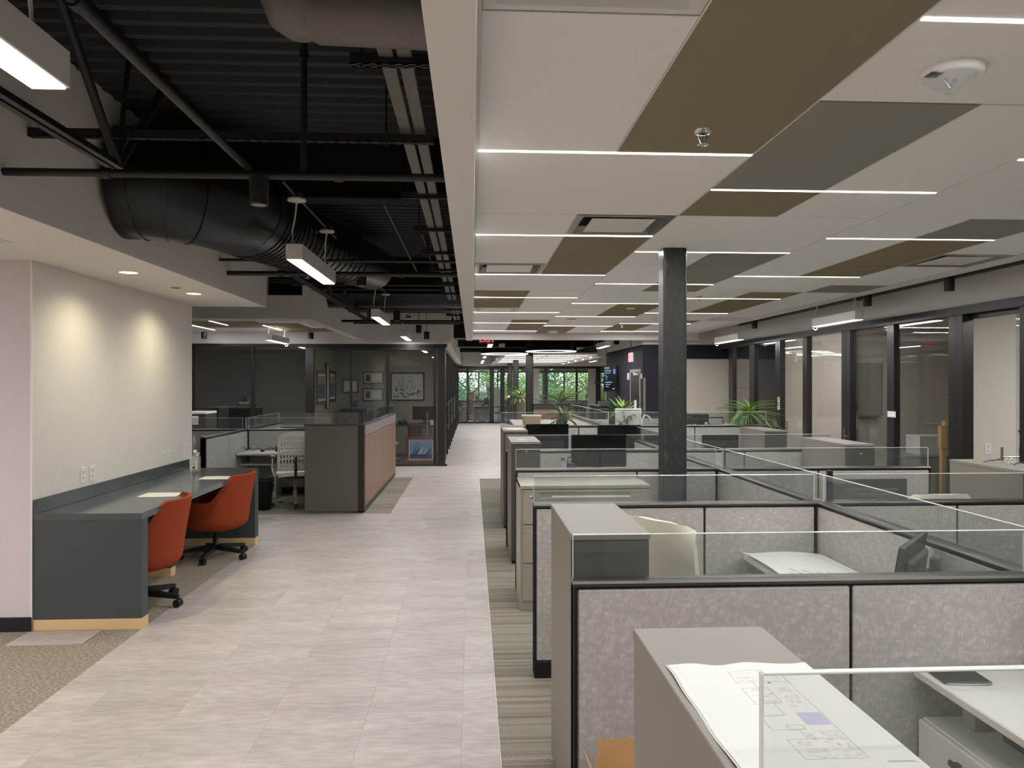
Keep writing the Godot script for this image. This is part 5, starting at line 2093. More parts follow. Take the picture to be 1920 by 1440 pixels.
func lateral_file():
	var o = thing_in_room("lateral_file", "beige metal lateral file cabinet with long recessed handle", "cabinet", Vector3(0.80, 0, -5.44))
	var x0 = 0.335
	var x1 = 1.257
	var s = st()
	bx(s, x0, x1, 0.0, 0.88, -5.225, -5.66, 0.003)
	obj("body", s, M.beige_metal, o)
	s = st()
	bx(s, x0, x1, 0.855, 0.881, -5.205, -5.665, 0.004)
	obj("top", s, M.beige_metal, o)
	for d in [[0.608, 0.848], [0.337, 0.600], [0.072, 0.329]]:
		s = st()
		var a = x0 + 0.022
		var b = x1 - 0.022
		var h0 = d[1] - 0.055
		var h1 = d[1] - 0.02
		# a drawer front with a long finger recess cut in its upper part
		bx(s, a, b, d[0], h0, -5.207, -5.226, 0.003)
		bx(s, a, b, h1, d[1], -5.207, -5.226, 0.003)
		bx(s, a, a + 0.12, h0, h1, -5.207, -5.226)
		bx(s, b - 0.12, b, h0, h1, -5.207, -5.226)
		var dr = obj("drawer", s, M.beige_metal, o)
		s = st()
		bx(s, a + 0.20, b - 0.12, h0 - 0.002, h0 + 0.012, -5.200, -5.222, 0.003)
		obj("handle", s, M.white_metal, dr)
	s = st()
	T = Transform3D(Basis(Vector3.RIGHT, PI / 2), Vector3(0.075 + x0 - 0.80, 0.80, 0.233))
	lathe(s, [[0.012, 0.0], [0.012, 0.005], [0, 0.006]], 16)
	obj("lock", s, M.chrome, o)
	T = Transform3D()
	return o


# cubicle nearest the camera: plan drawing, carton, white desk, pedestal
func near_cell():
	var m = mat("plan_print", 255, 255, 255, 0.8, 0.0, 0.3)
	var w = 512
	var h = 864
	var im = Image.create(w, h, false, Image.FORMAT_RGB8)
	im.fill(Color8(222, 220, 212))
	var px = func(u, v): return Vector2(u * w, (v + 0.06) / 1.06 * h)
	var line = func(a, b, col, t = 2):
		var p = px.call(a[0], a[1])
		var q = px.call(b[0], b[1])
		im.fill_rect(Rect2i(int(min(p.x, q.x)), int(min(p.y, q.y)), max(t, int(absf(p.x - q.x))), max(t, int(absf(p.y - q.y)))), col)
	var grey = Color8(150, 150, 142)
	var pale = Color8(206, 204, 194)
	var box = func(u0, v0, u1, v1, col, t = 2):
		line.call([u0, v0], [u1, v0], col, t)
		line.call([u0, v1], [u1, v1], col, t)
		line.call([u0, v0], [u0, v1], col, t)
		line.call([u1, v0], [u1, v1], col, t)
	# sheet border, three wings of a floor plan, one room filled blue
	box.call(0.045, -0.03, 0.97, 0.80, pale, 1)
	box.call(0.384, 0.027, 0.735, 0.15, grey)
	box.call(0.384, 0.205, 0.555, 0.355, grey)
	box.call(0.345, 0.455, 0.495, 0.462, grey)
	line.call([0.733, 0.03], [0.733, 0.79], grey)
	line.call([0.494, 0.14], [0.494, 0.24], grey)
	line.call([0.345, 0.455], [0.345, 0.575], grey)
	line.call([0.345, 0.575], [0.55, 0.575], grey)
	line.call([0.498, 0.358], [0.498, 0.46], grey)
	line.call([0.502, 0.583], [0.502, 0.65], grey)
	box.call(0.384, 0.648, 0.733, 0.790, grey)
	box.call(0.45, 0.54, 0.545, 0.58, grey)
	var r = RandomNumberGenerator.new()
	r.seed = 4
	for block in [[0.39, 0.035, 0.72, 0.06], [0.41, 0.085, 0.70, 0.11], [0.40, 0.12, 0.70, 0.145], [0.395, 0.21, 0.55, 0.235], [0.42, 0.26, 0.55, 0.30], [0.41, 0.32, 0.55, 0.35], [0.60, 0.20, 0.70, 0.25], [0.58, 0.27, 0.64, 0.40], [0.65, 0.26, 0.70, 0.40], [0.58, 0.59, 0.72, 0.64], [0.40, 0.66, 0.50, 0.70], [0.42, 0.71, 0.55, 0.75], [0.58, 0.65, 0.66, 0.75], [0.67, 0.60, 0.725, 0.78], [0.40, 0.76, 0.72, 0.785], [0.51, 0.60, 0.56, 0.66]]:
		for k in 22:
			var u = r.randf_range(block[0], block[2])
			var v = r.randf_range(block[1], block[3])
			var du = r.randf_range(0.008, 0.03)
			var dv = r.randf_range(0.004, 0.014)
			box.call(u, v, min(u + du, block[2]), min(v + dv, block[3]), Color8(178, 176, 168) if r.randf() < 0.85 else Color8(212, 180, 176), 1)
	var p0 = px.call(0.575, 0.44)
	var p1 = px.call(0.728, 0.545)
	im.fill_rect(Rect2i(int(p0.x), int(p0.y), int(p1.x - p0.x), int(p1.y - p0.y)), Color8(186, 187, 208))
	p0 = px.call(0.59, 0.155)
	im.fill_rect(Rect2i(int(p0.x), int(p0.y), 8, 10), Color8(90, 90, 86))
	for k in 16:
		p0 = px.call(0.815 + k * 0.0095, 0.812)
		im.fill_rect(Rect2i(int(p0.x), int(p0.y), 3, 5), Color8(120, 118, 110))
	for k in 30:
		p0 = px.call(0.815 + k * 0.0055, 0.82)
		im.fill_rect(Rect2i(int(p0.x), int(p0.y), 2, 3), Color8(140, 138, 130))
	m.albedo_texture = ImageTexture.create_from_image(im)
	m.texture_repeat = false
	var o = thing("plan_drawing", "large printed floor plan lying on the foreground tower", "drawing", Vector3(0.4785, 1.081, -1.115))
	T = Transform3D()
	var s = st()
	var f = func(u, v):
		var wave = 0.002 + 0.0022 * sin(u * 13.0) * exp(-v * 7.0) + 0.0016 * sin(v * 9.0 + u * 2.0) * exp(-u * 4.0)
		return Vector3((u - 0.5) * 0.253 + 0.0015 * sin(v * 17.0) * (1.0 - u), wave, (v - 0.5) * 0.43 + 0.0015 * sin(u * 21.0) * (1.0 - v))
	var n = 24
	var nv = 30
	s.set_smooth_group(1)
	for i in n:
		for j in nv:
			var q = [[i, j], [i + 1, j], [i + 1, j + 1], [i, j], [i + 1, j + 1], [i, j + 1]]
			for e in q:
				s.set_uv(Vector2(float(e[0]) / n, float(e[1]) / nv))
				s.add_vertex(f.call(float(e[0]) / n, float(e[1]) / nv))
	obj("printed_sheet", s, m, o)
	s = st()
	var g = func(u, v): return f.call(u, v) - Vector3(0.003, 0.0012, 0.002)
	sheet(s, g, 12, 12, 0.0004)
	obj("under_sheet", s, M.paper, o)
	# open carton on the floor behind the tower
	var c = thing("open_carton", "open cardboard carton on the floor behind the foreground tower", "box", Vector3(0.56, 0, -2.02), 0.05)
	s = st()
	for e in [[-0.19, -0.185, -0.2, 0.2], [0.185, 0.19, -0.2, 0.2], [-0.19, 0.19, -0.2, -0.195], [-0.19, 0.19, 0.195, 0.2]]:
		bx(s, e[0], e[1], 0.0, 0.44, e[2], e[3])
	bx(s, -0.19, 0.19, 0.0, 0.005, -0.2, 0.2)
	obj("walls", s, M.cardboard, c)
	for e in [[Vector3(-0.19, 0.44, -0.2), Vector3(-0.19, 0.44, 0.2), Vector3(-0.03, 0.07, 0)], [Vector3(-0.19, 0.44, -0.2), Vector3(0.19, 0.44, -0.2), Vector3(0, 0.08, -0.02)], [Vector3(0.19, 0.44, -0.2), Vector3(0.19, 0.44, 0.2), Vector3(0.03, 0.07, 0)]]:
		s = st()
		var flap = func(u, v): return e[0].lerp(e[1], lerp(0.01 + 0.05 * v, 0.99 - 0.05 * v, u)) + e[2] * v
		sheet(s, flap, 2, 2, 0.004)
		obj("flap", s, M.cardboard, c)
	s = st()
	bx(s, -0.15, 0.15, 0.34, 0.40, -0.16, 0.12, 0.01)
	obj("inner_parcel", s, M.wood_pale, c)
	s = st()
	bx(s, -0.10, 0.02, 0.4002, 0.4008, -0.08, -0.07)
	bx(s, -0.08, -0.07, 0.4002, 0.4008, -0.10, -0.04)
	obj("marking", s, M.frame_black, c)
	# desk and pedestal at the edge of the picture
	var d = thing_in_room("desk", "white desk in the nearest cubicle, at the picture's edge", "desk", Vector3(1.68, 0, -1.7), "cubicle desks")
	s = st()
	bx(s, 1.475, 1.89, 0.612, 0.64, -2.425, -0.92, 0.004)
	obj("worktop", s, M.desk_white, d)
	s = st()
	bx(s, 1.60, 1.66, 0.48, 0.612, -2.30, -2.36, 0.004)
	obj("leg", s, M.tile_grey, d)
	s = st()
	bx(s, 1.62, 1.88, 0.50, 0.60, -1.0, -2.2)
	obj("under_rail", s, M.frame_black, d)
	var pd = thing_in_room("pedestal_cabinet", "pale grey low cabinet under the nearest white desk", "cabinet", Vector3(1.69, 0, -1.8))
	s = st()
	bx(s, 1.505, 1.88, 0.03, 0.478, -2.42, -1.15, 0.003)
	obj("body", s, M.white_metal, pd)
	for z in [[-2.415, -1.80], [-1.79, -1.16]]:
		s = st()
		bx(s, 1.487, 1.503, 0.05, 0.474, z[0], z[1], 0.003)
		var door = obj("door", s, M.white_metal, pd)
		s = st()
		var zc = z[0] + 0.19
		bx(s, 1.462, 1.472, 0.415, 0.435, zc, zc + 0.24, 0.003)
		bx(s, 1.470, 1.488, 0.42, 0.43, zc + 0.01, zc + 0.03)
		bx(s, 1.470, 1.488, 0.42, 0.43, zc + 0.21, zc + 0.23)
		obj("handle", s, M.dark_plastic, door)
	var t = thing("flat_device", "thin dark grey tablet lying on the nearest white desk", "tablet", Vector3(1.57, 0.64, -2.335), -0.08)
	s = st()
	bx(s, -0.075, 0.075, 0.001, 0.010, -0.06, 0.06, 0.003)
	obj("case", s, M.dark_plastic, t)
	s = st()
	bx(s, -0.066, 0.066, 0.010, 0.0108, -0.052, 0.052)
	obj("glass_face", s, M.frame_bronze, t)
	s = st()
	tube(s, [Vector3(-0.07, 0.004, 0.061), Vector3(0.0, 0.006, 0.068), Vector3(0.07, 0.004, 0.062)], 0.002, 6)
	obj("cable", s, M.chrome, t)


# second cubicle: cream chair, desk with drawings, monitor seen from behind
func second_cell():
	task_chair("cream upholstered chair turned to the desk with drawings", Vector3(1.13, 0, -3.50), -1.0, false, M.cream_fabric, M.dark_plastic, 0.985)
	desk("white desk covered in drawings in the second cubicle", 1.48, 1.89, 0.66, -4.005, -2.56, M.desk_white)
	var o = thing("drawing_set", "stack of large white drawings with curled edges on the second desk", "drawings", Vector3(1.68, 0.66, -3.55))
	for k in 3:
		var s = st()
		var f = func(u, v):
			var curl = 0.035 * exp(-u * 9.0) * (0.6 + 0.4 * sin(v * 4.0)) + 0.018 * exp(-(1.0 - v) * 6.0) + 0.02 * exp(-v * 8.0) * sin(u * 3.0)
			return Vector3((u - 0.5) * 0.44 - 0.012 * k, 0.003 + k * 0.004 + curl * (0.6 + 0.2 * k), (v - 0.5) * 0.80 + 0.015 * k)
		sheet(s, f, 16, 16, 0.0008)
		obj("sheet", s, M.paper, o)
	var s = st()
	for k in 6:
		var x = -0.16 + k * 0.05
		tube(s, [Vector3(x, 0.016, -0.1 + 0.03 * k), Vector3(x + 0.03, 0.016, 0.05), Vector3(x + 0.01, 0.016, 0.16)], 0.0011, 5)
	obj("drawn_lines", s, M.tile_grey, o)
	monitor("grey backed monitor turned away on the second desk", Vector3(1.70, 0.66, -2.84), -2.31, 0.44, 0.27, 0.06, 0.16)
	cables("black cables on the floor side of the second desk", Vector3(1.70, 0.66, -2.72), 9)


func glasses(label, at, turn):
	var o = thing("safety_glasses", label, "glasses", at, turn, "safety glasses")
	for e in [-1, 1]:
		var s = st()
		tube(s, [Vector3(e * 0.008, 0.02, 0.0), Vector3(e * 0.02, 0.036, 0.003), Vector3(e * 0.05, 0.036, 0.0), Vector3(e * 0.062, 0.024, -0.01), Vector3(e * 0.05, 0.008, -0.003), Vector3(e * 0.02, 0.006, 0.003), Vector3(e * 0.008, 0.02, 0.0)], 0.0028, 6)
		obj("rim", s, M.white_plastic, o)
		s = st()
		var f = func(u, v): return Vector3(e * lerp(0.012, 0.058, u), lerp(0.008, 0.035, v), 0.002 - 0.012 * u * u)
		sheet(s, f, 4, 3, 0.001)
		obj("lens", s, M.clear_plastic, o)
		s = st()
		tube(s, [Vector3(e * 0.062, 0.028, -0.01), Vector3(e * 0.066, 0.022, -0.08), Vector3(e * 0.06, 0.004, -0.125)], 0.003, 6)
		obj("temple", s, M.dark_plastic, o)
	return o


# ---------------------------------------------------------------- beyond the cubicles
func build_far_end():
	far_cluster()
	far_ceiling()
	far_glass()
	far_office()


func leaf_mesh(length, width, arch, m, seed_ = 0.0):
	T = Transform3D()
	var s = st()
	var f = func(u, v):
		var t = u
		var w = width * pow(sin(PI * clampf(0.06 + 0.94 * t, 0.0, 1.0)), 0.7) * (1.0 - 0.25 * t)
		var y = length * (0.75 * t - arch * t * t)
		var x = length * (0.35 * t + 0.62 * t * t)
		return Vector3(x, y + 0.18 * width * absf(v - 0.5) * 2.0, (v - 0.5) * w + 0.02 * sin(t * 3.0 + seed_))
	sheet(s, f, 8, 2, 0.0012)
	return mesh_of(s, m)


func plant(called, label, at, n, length, width, arch, mats, pot_r, pot_h, m_pot, spread = 1.0, sd = 1):
	var o = thing(called, label, "plant", at)
	var r = RandomNumberGenerator.new()
	r.seed = sd
	var s = st()
	lathe(s, [[0, 0], [pot_r * 0.78, 0.0], [pot_r, pot_h * 0.94], [pot_r * 1.06, pot_h * 0.95], [pot_r * 1.06, pot_h], [pot_r * 0.92, pot_h], [pot_r * 0.88, pot_h * 0.9], [0, pot_h * 0.9]], 24)
	obj("pot", s, m_pot, o)
	s = st()
	lathe(s, [[pot_r * 0.9, pot_h * 0.905], [0, pot_h * 0.93]], 20)
	obj("soil", s, M.soil, o)
	var kinds = []
	for k in mats.size():
		kinds.append(leaf_mesh(length, width, arch * (0.85 + 0.25 * k), mats[k], k))
	for k in n:
		var q = r.randf_range(0.6, 1.1)
		same("leaf", kinds[k % kinds.size()], o, Vector3(r.randf_range(-0.3, 0.3) * pot_r, pot_h * 0.9, r.randf_range(-0.3, 0.3) * pot_r), Vector3(0, TAU * k / n * 3.7 + r.randf(), r.randf_range(-0.75, 0.55) * spread), Vector3(q, q * r.randf_range(0.8, 1.15), q))
	return o


func far_cluster():
	# things behind the taller partition
	partition("low partition receding behind the taller far partition", Vector3(1.66, 0, -9.03), PI / 2, [0, 1.13, 2.27, 3.4], 1.087, 1.247, [0.0, 1.7, 3.4])
	var cr = thing_in_room("credenza", "low cabinet with cream top behind the far partition, carrying a basket", "cabinet", Vector3(1.05, 0, -10.1))
	var s = st()
	bx(s, 0.56, 1.55, 0.02, 1.035, -9.1, -11.1, 0.003)
	obj("body", s, M.laminate_dark, cr)
	s = st()
	bx(s, 0.55, 1.56, 1.035, 1.06, -9.08, -11.12, 0.003)
	obj("top", s, M.laminate_light, cr)
	basket(Vector3(0.765, 1.06, -9.58))
	plant("potted_plant", "silver-leaved plant behind the far partition, beside the basket", Vector3(1.17, 1.06, -9.55), 44, 0.24, 0.055, 0.40, [M.leaf_silver, M.leaf_dark, M.leaf_silver], 0.06, 0.07, M.dark_plastic, 1.3, 4)
	paper_sheet("white paper beside the silver-leaved plant", Vector3(0.98, 1.061, -9.45), 0.2, 0.12, 0.3)
	var ct = thing_in_room("counter", "dark topped counter behind the far partition on the office side", "counter", Vector3(2.65, 0, -9.5))
	s = st()
	bx(s, 1.74, 3.78, 0.0, 1.03, -9.10, -9.9, 0.003)
	obj("body", s, M.laminate, ct)
	s = st()
	bx(s, 1.73, 3.80, 1.03, 1.058, -9.08, -9.92, 0.003)
	obj("top", s, M.frame_dark, ct)
	# flip chart
	var fc = thing("flip_chart", "white flip chart standing behind the far partition", "flip chart", Vector3(2.03, 1.058, -9.62))
	s = st()
	bx(s, -0.15, 0.15, 0.0, 0.19, -0.012, 0.0, 0.003)
	obj("board", s, M.board_white, fc)
	s = st()
	bx(s, -0.17, 0.17, 0.19, 0.215, -0.02, 0.012, 0.004)
	bx(s, 0.15, 0.172, 0.0, 0.19, -0.02, 0.012, 0.004)
	bx(s, -0.172, -0.15, 0.0, 0.19, -0.02, 0.012, 0.004)
	obj("frame", s, M.white_plastic, fc)
	s = st()
	bx(s, 0.08, 0.11, 0.215, 0.32, -0.02, 0.0, 0.003)
	obj("post", s, M.white_plastic, fc)
	plant("potted_plant", "large bright green plant in the middle distance", Vector3(2.0, 1.058, -9.80), 80, 0.32, 0.055, 0.30, [M.leaf, M.leaf_pale, M.leaf_dark, M.leaf], 0.08, 0.10, M.dark_plastic, 1.1, 7)
	plant("potted_plant", "thin spiky dark plant before the flip chart", Vector3(1.86, 1.058, -9.25), 9, 0.20, 0.012, 0.1, [M.leaf_dark], 0.03, 0.03, M.dark_plastic, 0.5, 9)
	# hook-shaped white lamp
	var lp = thing("desk_lamp", "small white hook-shaped lamp behind the far partition", "lamp", Vector3(2.18, 1.058, -9.25))
	s = st()
	tube(s, [Vector3(-0.06, 0.0, 0), Vector3(-0.055, 0.06, 0), Vector3(-0.02, 0.145, 0), Vector3(0.02, 0.13, 0), Vector3(0.06, 0.075, 0)], [0.012, 0.012, 0.011, 0.012, 0.016], 10)
	obj("arm", s, M.white_plastic, lp)
	s = st()
	lathe(s, [[0, 0], [0.04, 0.0], [0.04, 0.008], [0, 0.01]], 16, Vector3(-0.06, 0, 0))
	obj("base", s, M.white_plastic, lp)
	# file boxes
	var n = 0
	for x in [2.83, 2.945]:
		var fb = thing("file_box", "black file box with small label, %s of two by the column" % ["left", "right"][n], "file box", Vector3(x, 1.058, -9.40), 0.0, "black file boxes")
		s = st()
		bx(s, -0.055, 0.055, 0, 0.15, -0.16, 0.08, 0.003)
		obj("body", s, M.black_plastic, fb)
		s = st()
		bx(s, 0.0 if n else -0.03, 0.035 if n else 0.0, 0.015, 0.05 if n else 0.025, 0.08, 0.081)
		obj("label_card", s, M.paper, fb)
		n += 1
	var bx2 = box_thing("storage_box", M.black_plastic, [2.60, 2.77, 1.058, 1.165, -9.3, -9.5], "low black case beside the file boxes", "box")
	var hat = thing("dark_cap", "small dark teal cap lying on the low black case", "cap", Vector3(2.66, 1.165, -9.40))
	s = st()
	lathe(s, [[0.062, 0.0], [0.06, 0.03], [0.045, 0.065], [0.0, 0.085]], 20)
	obj("crown", s, M.leaf_dark, hat)
	s = st()
	bx(s, -0.02, 0.085, 0.0, 0.006, -0.05, 0.05, 0.002)
	obj("brim", s, M.frame_black, hat)
	# spider plant
	plant("spider_plant", "spider plant with long arching striped leaves in a pale pot", Vector3(3.51, 1.058, -9.28), 120, 0.46, 0.017, 0.74, [M.leaf, M.leaf_pale, M.leaf], 0.085, 0.12, M.tray_grey, 1.25, 3)
	var jug = thing("green_jug", "translucent green jug beside the spider plant", "jug", Vector3(3.36, 1.058, -9.20))
	s = st()
	lathe(s, [[0, 0], [0.05, 0.0], [0.055, 0.02], [0.05, 0.11], [0.03, 0.13], [0.03, 0.14]], 20)
	obj("body", s, M.green_card, jug)
	# counter faced in wood, farther on
	var o = thing_in_room("counter_partition", "far counter partition with grey strip over brown wood", "partition", Vector3(2.23, 0, -19.25))
	s = st()
	bx(s, 1.58, 2.87, 0, 1.07, -19.21, -19.28)
	obj("core", s, M.frame_black, o)
	for k in 2:
		s = st()
		bx(s, 1.585 + k * 0.645, 2.22 + k * 0.645, 0.94, 1.068, -19.195, -19.215, 0.002)
		obj("upper_tile", s, M.laminate_dark, o)
		s = st()
		bx(s, 1.585 + k * 0.645, 2.22 + k * 0.645, 0.05, 0.933, -19.195, -19.215, 0.002)
		obj("wood_panel", s, M.walnut, o)
	s = st()
	bx(s, 1.58, 2.87, 1.07, 1.085, -19.18, -19.30, 0.003)
	obj("top_cap", s, M.rail_metal, o)
	s = st()
	bx(s, 1.6, 2.85, 1.085, 1.22, -19.24, -19.25)
	obj("glass_screen", s, M.screen_glass, o)
	desk("white topped desk behind the far wood counter", 1.6, 2.9, 0.74, -19.5, -20.3, M.desk_white)
	partition("far low partition before the navy wall", Vector3(2.9, 0, -13.2), 0.0, [0, 0.8, 1.6], 1.0, 0.0)
	plant("potted_plant", "yellow-green plant beyond the far wood counter", Vector3(2.35, 0.74, -19.9), 26, 0.62, 0.09, 0.35, [M.leaf_pale, M.leaf, M.leaf_dark], 0.10, 0.30, M.dark_plastic, 0.8, 12)
	var pl = plant("tall_plant", "tall yellow-green plant between the far columns", Vector3(1.47, 0.0, -22.2), 30, 0.50, 0.09, 0.45, [M.leaf_pale, M.leaf], 0.14, 1.25, M.laminate, 1.1, 15)
	# columns
	n = 0
	for z in [-19.5, -25.6, -29.6]:
		var c = thing("steel_column", "dark steel column in the distance, %s from the camera" % ["nearest of the far three", "middle of the far three", "farthest of all"][n], "column", Vector3(1.5, 0, z), 0.0, "far steel columns")
		n += 1
		s = st()
		bx(s, -0.095, 0.095, 0.0, 3.28 if z > -20 else 2.42, -0.095, 0.095, 0.02)
		obj("shaft", s, M.frame_bronze, c)
		s = st()
		bx(s, -0.12, 0.12, 0, 0.012, -0.12, 0.12)
		obj("base_plate", s, M.black_steel, c)
	slab_thing("wall_shelf", M.black_steel, [3.05, 3.472, 1.60, 1.63, -18.5, -18.95], "black shelf on the navy wall below the screen", "shelf")
	var sb = thing_in_room("side_cabinet", "dark side cabinet along the navy wall", "cabinet", Vector3(3.2, 0, -17.8))
	s = st()
	bx(s, 2.95, 3.47, 0, 1.05, -17.0, -18.6, 0.004)
	obj("body", s, M.frame_dark, sb)
	s = st()
	bx(s, 2.93, 3.472, 1.05, 1.08, -16.98, -18.62, 0.003)
	obj("top", s, M.black_plastic, sb)
	box_thing("storage_box", M.tray_grey, [3.0, 3.25, 1.08, 1.18, -17.4, -17.7], "flat grey box on the dark side cabinet", "box")
	var dc = thing("wall_phone_plate", "pale switch plate on the far steel column", "switch", Vector3(1.5, 1.05, -29.49))
	s = st()
	bx(s, -0.1, 0.0, 0, 0.08, 0, 0.01, 0.002)
	obj("plate", s, M.white_plastic, dc)


func basket(at):
	var o = thing("wicker_basket", "woven pale basket with cloth lining behind the far partition", "basket", at)
	var s = st()
	# woven strips: each band waves in and out between the stakes
	var pt = func(t, y, amp, ph):
		var w = 0.10 + 0.02 * y / 0.13
		var d = 0.075 + 0.015 * y / 0.13
		var a = TAU * t
		var k = 1.0 + amp * sin(a * 18.0 + ph)
		var cx = signf(cos(a)) * pow(absf(cos(a)), 0.5)
		var cz = signf(sin(a)) * pow(absf(sin(a)), 0.5)
		return Vector3(cx * w * k, y, cz * d * k)
	for b in 8:
		var ring = []
		for i in 73:
			ring.append(pt.call(i / 72.0, 0.008 + b * 0.014, 0.02, PI * (b % 2)))
		tube(s, ring, 0.0068, 5, false)
	obj("woven_bands", s, M.wicker, o)
	s = st()
	for i in 18:
		tube(s, [pt.call((i + 0.25) / 18.0, 0.0, 0.0, 0.0), pt.call((i + 0.25) / 18.0, 0.12, 0.0, 0.0)], 0.004, 5)
	bx(s, -0.09, 0.09, 0.0, 0.005, -0.065, 0.065)
	obj("stakes", s, M.wicker, o)
	s = st()
	var rim = []
	for i in 49:
		rim.append(pt.call(i / 48.0, 0.122, 0.0, 0.0))
	tube(s, rim, 0.011, 8, false)
	obj("cloth_rim", s, M.paper, o)


func far_ceiling():
	# second tiled ceiling over the far area
	var c = setting("ceiling_far")
	slab("bulkhead", M.plaster, 0.75, 0.90, 2.34, 2.7, -20.4, -29.9, c)
	slab("bulkhead", M.plaster, 0.75, 3.6, 2.34, 2.7, -29.8, -29.9, c)
	slab("bulkhead", M.plaster, 3.45, 3.6, 2.34, 2.7, -20.4, -29.9, c)
	slab("tile_field", M.tile_white, 0.90, 3.45, 2.41, 2.45, -20.4, -29.8, c)
	var n = 0
	for z in [-21.6, -23.1, -24.8, -26.5, -28.2]:
		for x in [0.95, 2.2]:
			var o = thing("ceiling_light", "flush linear light over the far end, %s row, %s half" % [ORD[n], "left" if x < 1 else "right"], "ceiling light", Vector3(x, 2.41, z), 0.0, "flush lights over the far end")
			var s = st()
			bx(s, 0, 1.18, -0.006, 0.002, -0.025, 0.025, 0.002)
			obj("lamp_strip", s, M.lamp_face, o)
			area_light(o, Vector3(0.59, -0.009, 0), 1.16, 0.045, LIGHT_ENERGY * 1.3, Color(0.985, 0.99, 1.0))
		n += 1
	# rings
	for p in [[Vector3(0.83, 2.36, -19.0), "glowing white ring lamp over the far corridor, nearer the doors"], [Vector3(1.88, 2.37, -17.7), "glowing white ring lamp over the far meeting place"]]:
		var o = thing("pendant_ring_lamp", p[1], "ring lamp", p[0], 0.0, "white ring lamps")
		var r = 0.60
		var s = st()
		lathe(s, [[r - 0.075, 0.0], [r, 0.0]], 64)
		lathe(s, [[r - 0.075, 0.002], [r - 0.075, -0.012], [r, -0.012], [r, 0.002]], 64, Vector3.ZERO, false)
		obj("lamp_ring", s, M.ring_face, o)
		s = st()
		lathe(s, [[r + 0.002, 0.0], [r + 0.002, 0.13], [r - 0.08, 0.13], [r - 0.08, 0.0]], 64, Vector3.ZERO, false)
		obj("housing_ring", s, M.black_paint, o)
		for k in 3:
			s = st()
			var a = TAU * k / 3 + 0.4
			tube(s, [Vector3(cos(a) * (r - 0.04), 0.13, sin(a) * (r - 0.04)), Vector3(cos(a) * (r - 0.04), 0.90, sin(a) * (r - 0.04))], 0.003, 5)
			obj("cable", s, M.black_steel, o)
		for k in 4:
			var a = TAU * k / 4
			area_light(o, Vector3(cos(a) * (r - 0.04), -0.016, sin(a) * (r - 0.04)), 0.3, 0.3, PENDANT_ENERGY * 0.35, Color(1.0, 0.99, 0.97))
	n = 0
	for p in [Vector3(0.385, 2.40, -16.0), Vector3(0.385, 2.40, -22.8), Vector3(0.385, 2.40, -26.6), Vector3(0.385, 2.40, -29.0)]:
		pendant(p, 1.2, 3.27, "white linear pendant lamp, %s of the far row ahead" % ORD[n])
		n += 1
	n = 0
	for p in [Vector3(2.86, 2.39, -16.2), Vector3(4.2, 2.36, -21.5), Vector3(4.15, 2.36, -25.5)]:
		pendant(p, 1.2, 3.27, "white linear pendant lamp, %s of three beside the navy wall's far side" % ORD[n])
		n += 1
	can(Vector3(2.3, 2.38, -17.2), 0.05, 0.14, 2.95, "black can beside the farther ring lamp")
	can(Vector3(3.1, 2.44, -15.9), 0.06, 0.14, 2.8, "black can before the navy wall, above the far pendant")
	can(Vector3(3.7, 2.42, -22.5), 0.06, 0.14, 2.8, "black can over the far end, right of three")
	can(Vector3(3.3, 2.42, -24.5), 0.06, 0.14, 2.8, "black can over the far end, middle of three")
	can(Vector3(2.9, 2.42, -29.95), 0.06, 0.14, 2.8, "black can over the far end, left of three")
	# ducts and struts over the far corridor
	for k in [["wide flat black duct crossing the far corridor", [-0.4, 3.3, 2.62, 3.0, -16.8, -17.4]], ["second flat black duct over the far corridor", [-0.4, 0.75, 2.66, 2.95, -21.5, -22.1]], ["third flat black duct over the far corridor", [-0.4, 0.75, 2.66, 2.95, -25.0, -25.6]]]:
		slab_thing("ceiling_duct", M.duct_black, k[1], k[0], "duct")
	slab("trim_4", M.plaster, -0.41, 5.2, 2.31, 3.29, -30.25, -30.4)
	# exit sign ahead
	var ex = thing_in_room("exit_sign", "red EXIT sign hanging at the end of the tiled ceiling", "sign", Vector3(0.30, 2.42, -15.25))
	var s = st()
	bx(s, 0.14, 0.46, 2.42, 2.58, -15.24, -15.28, 0.004)
	obj("case", s, M.frame_black, ex)
	words("EXIT", 0.15, 0.006, M.exit_red, ex, Vector3(0, 0.08, 0.013))
	s = st()
	tube(s, [Vector3(0.30, 2.58, -15.26), Vector3(0.30, 3.28, -15.26)], 0.008, 6)
	obj("rod", s, M.black_steel, ex)


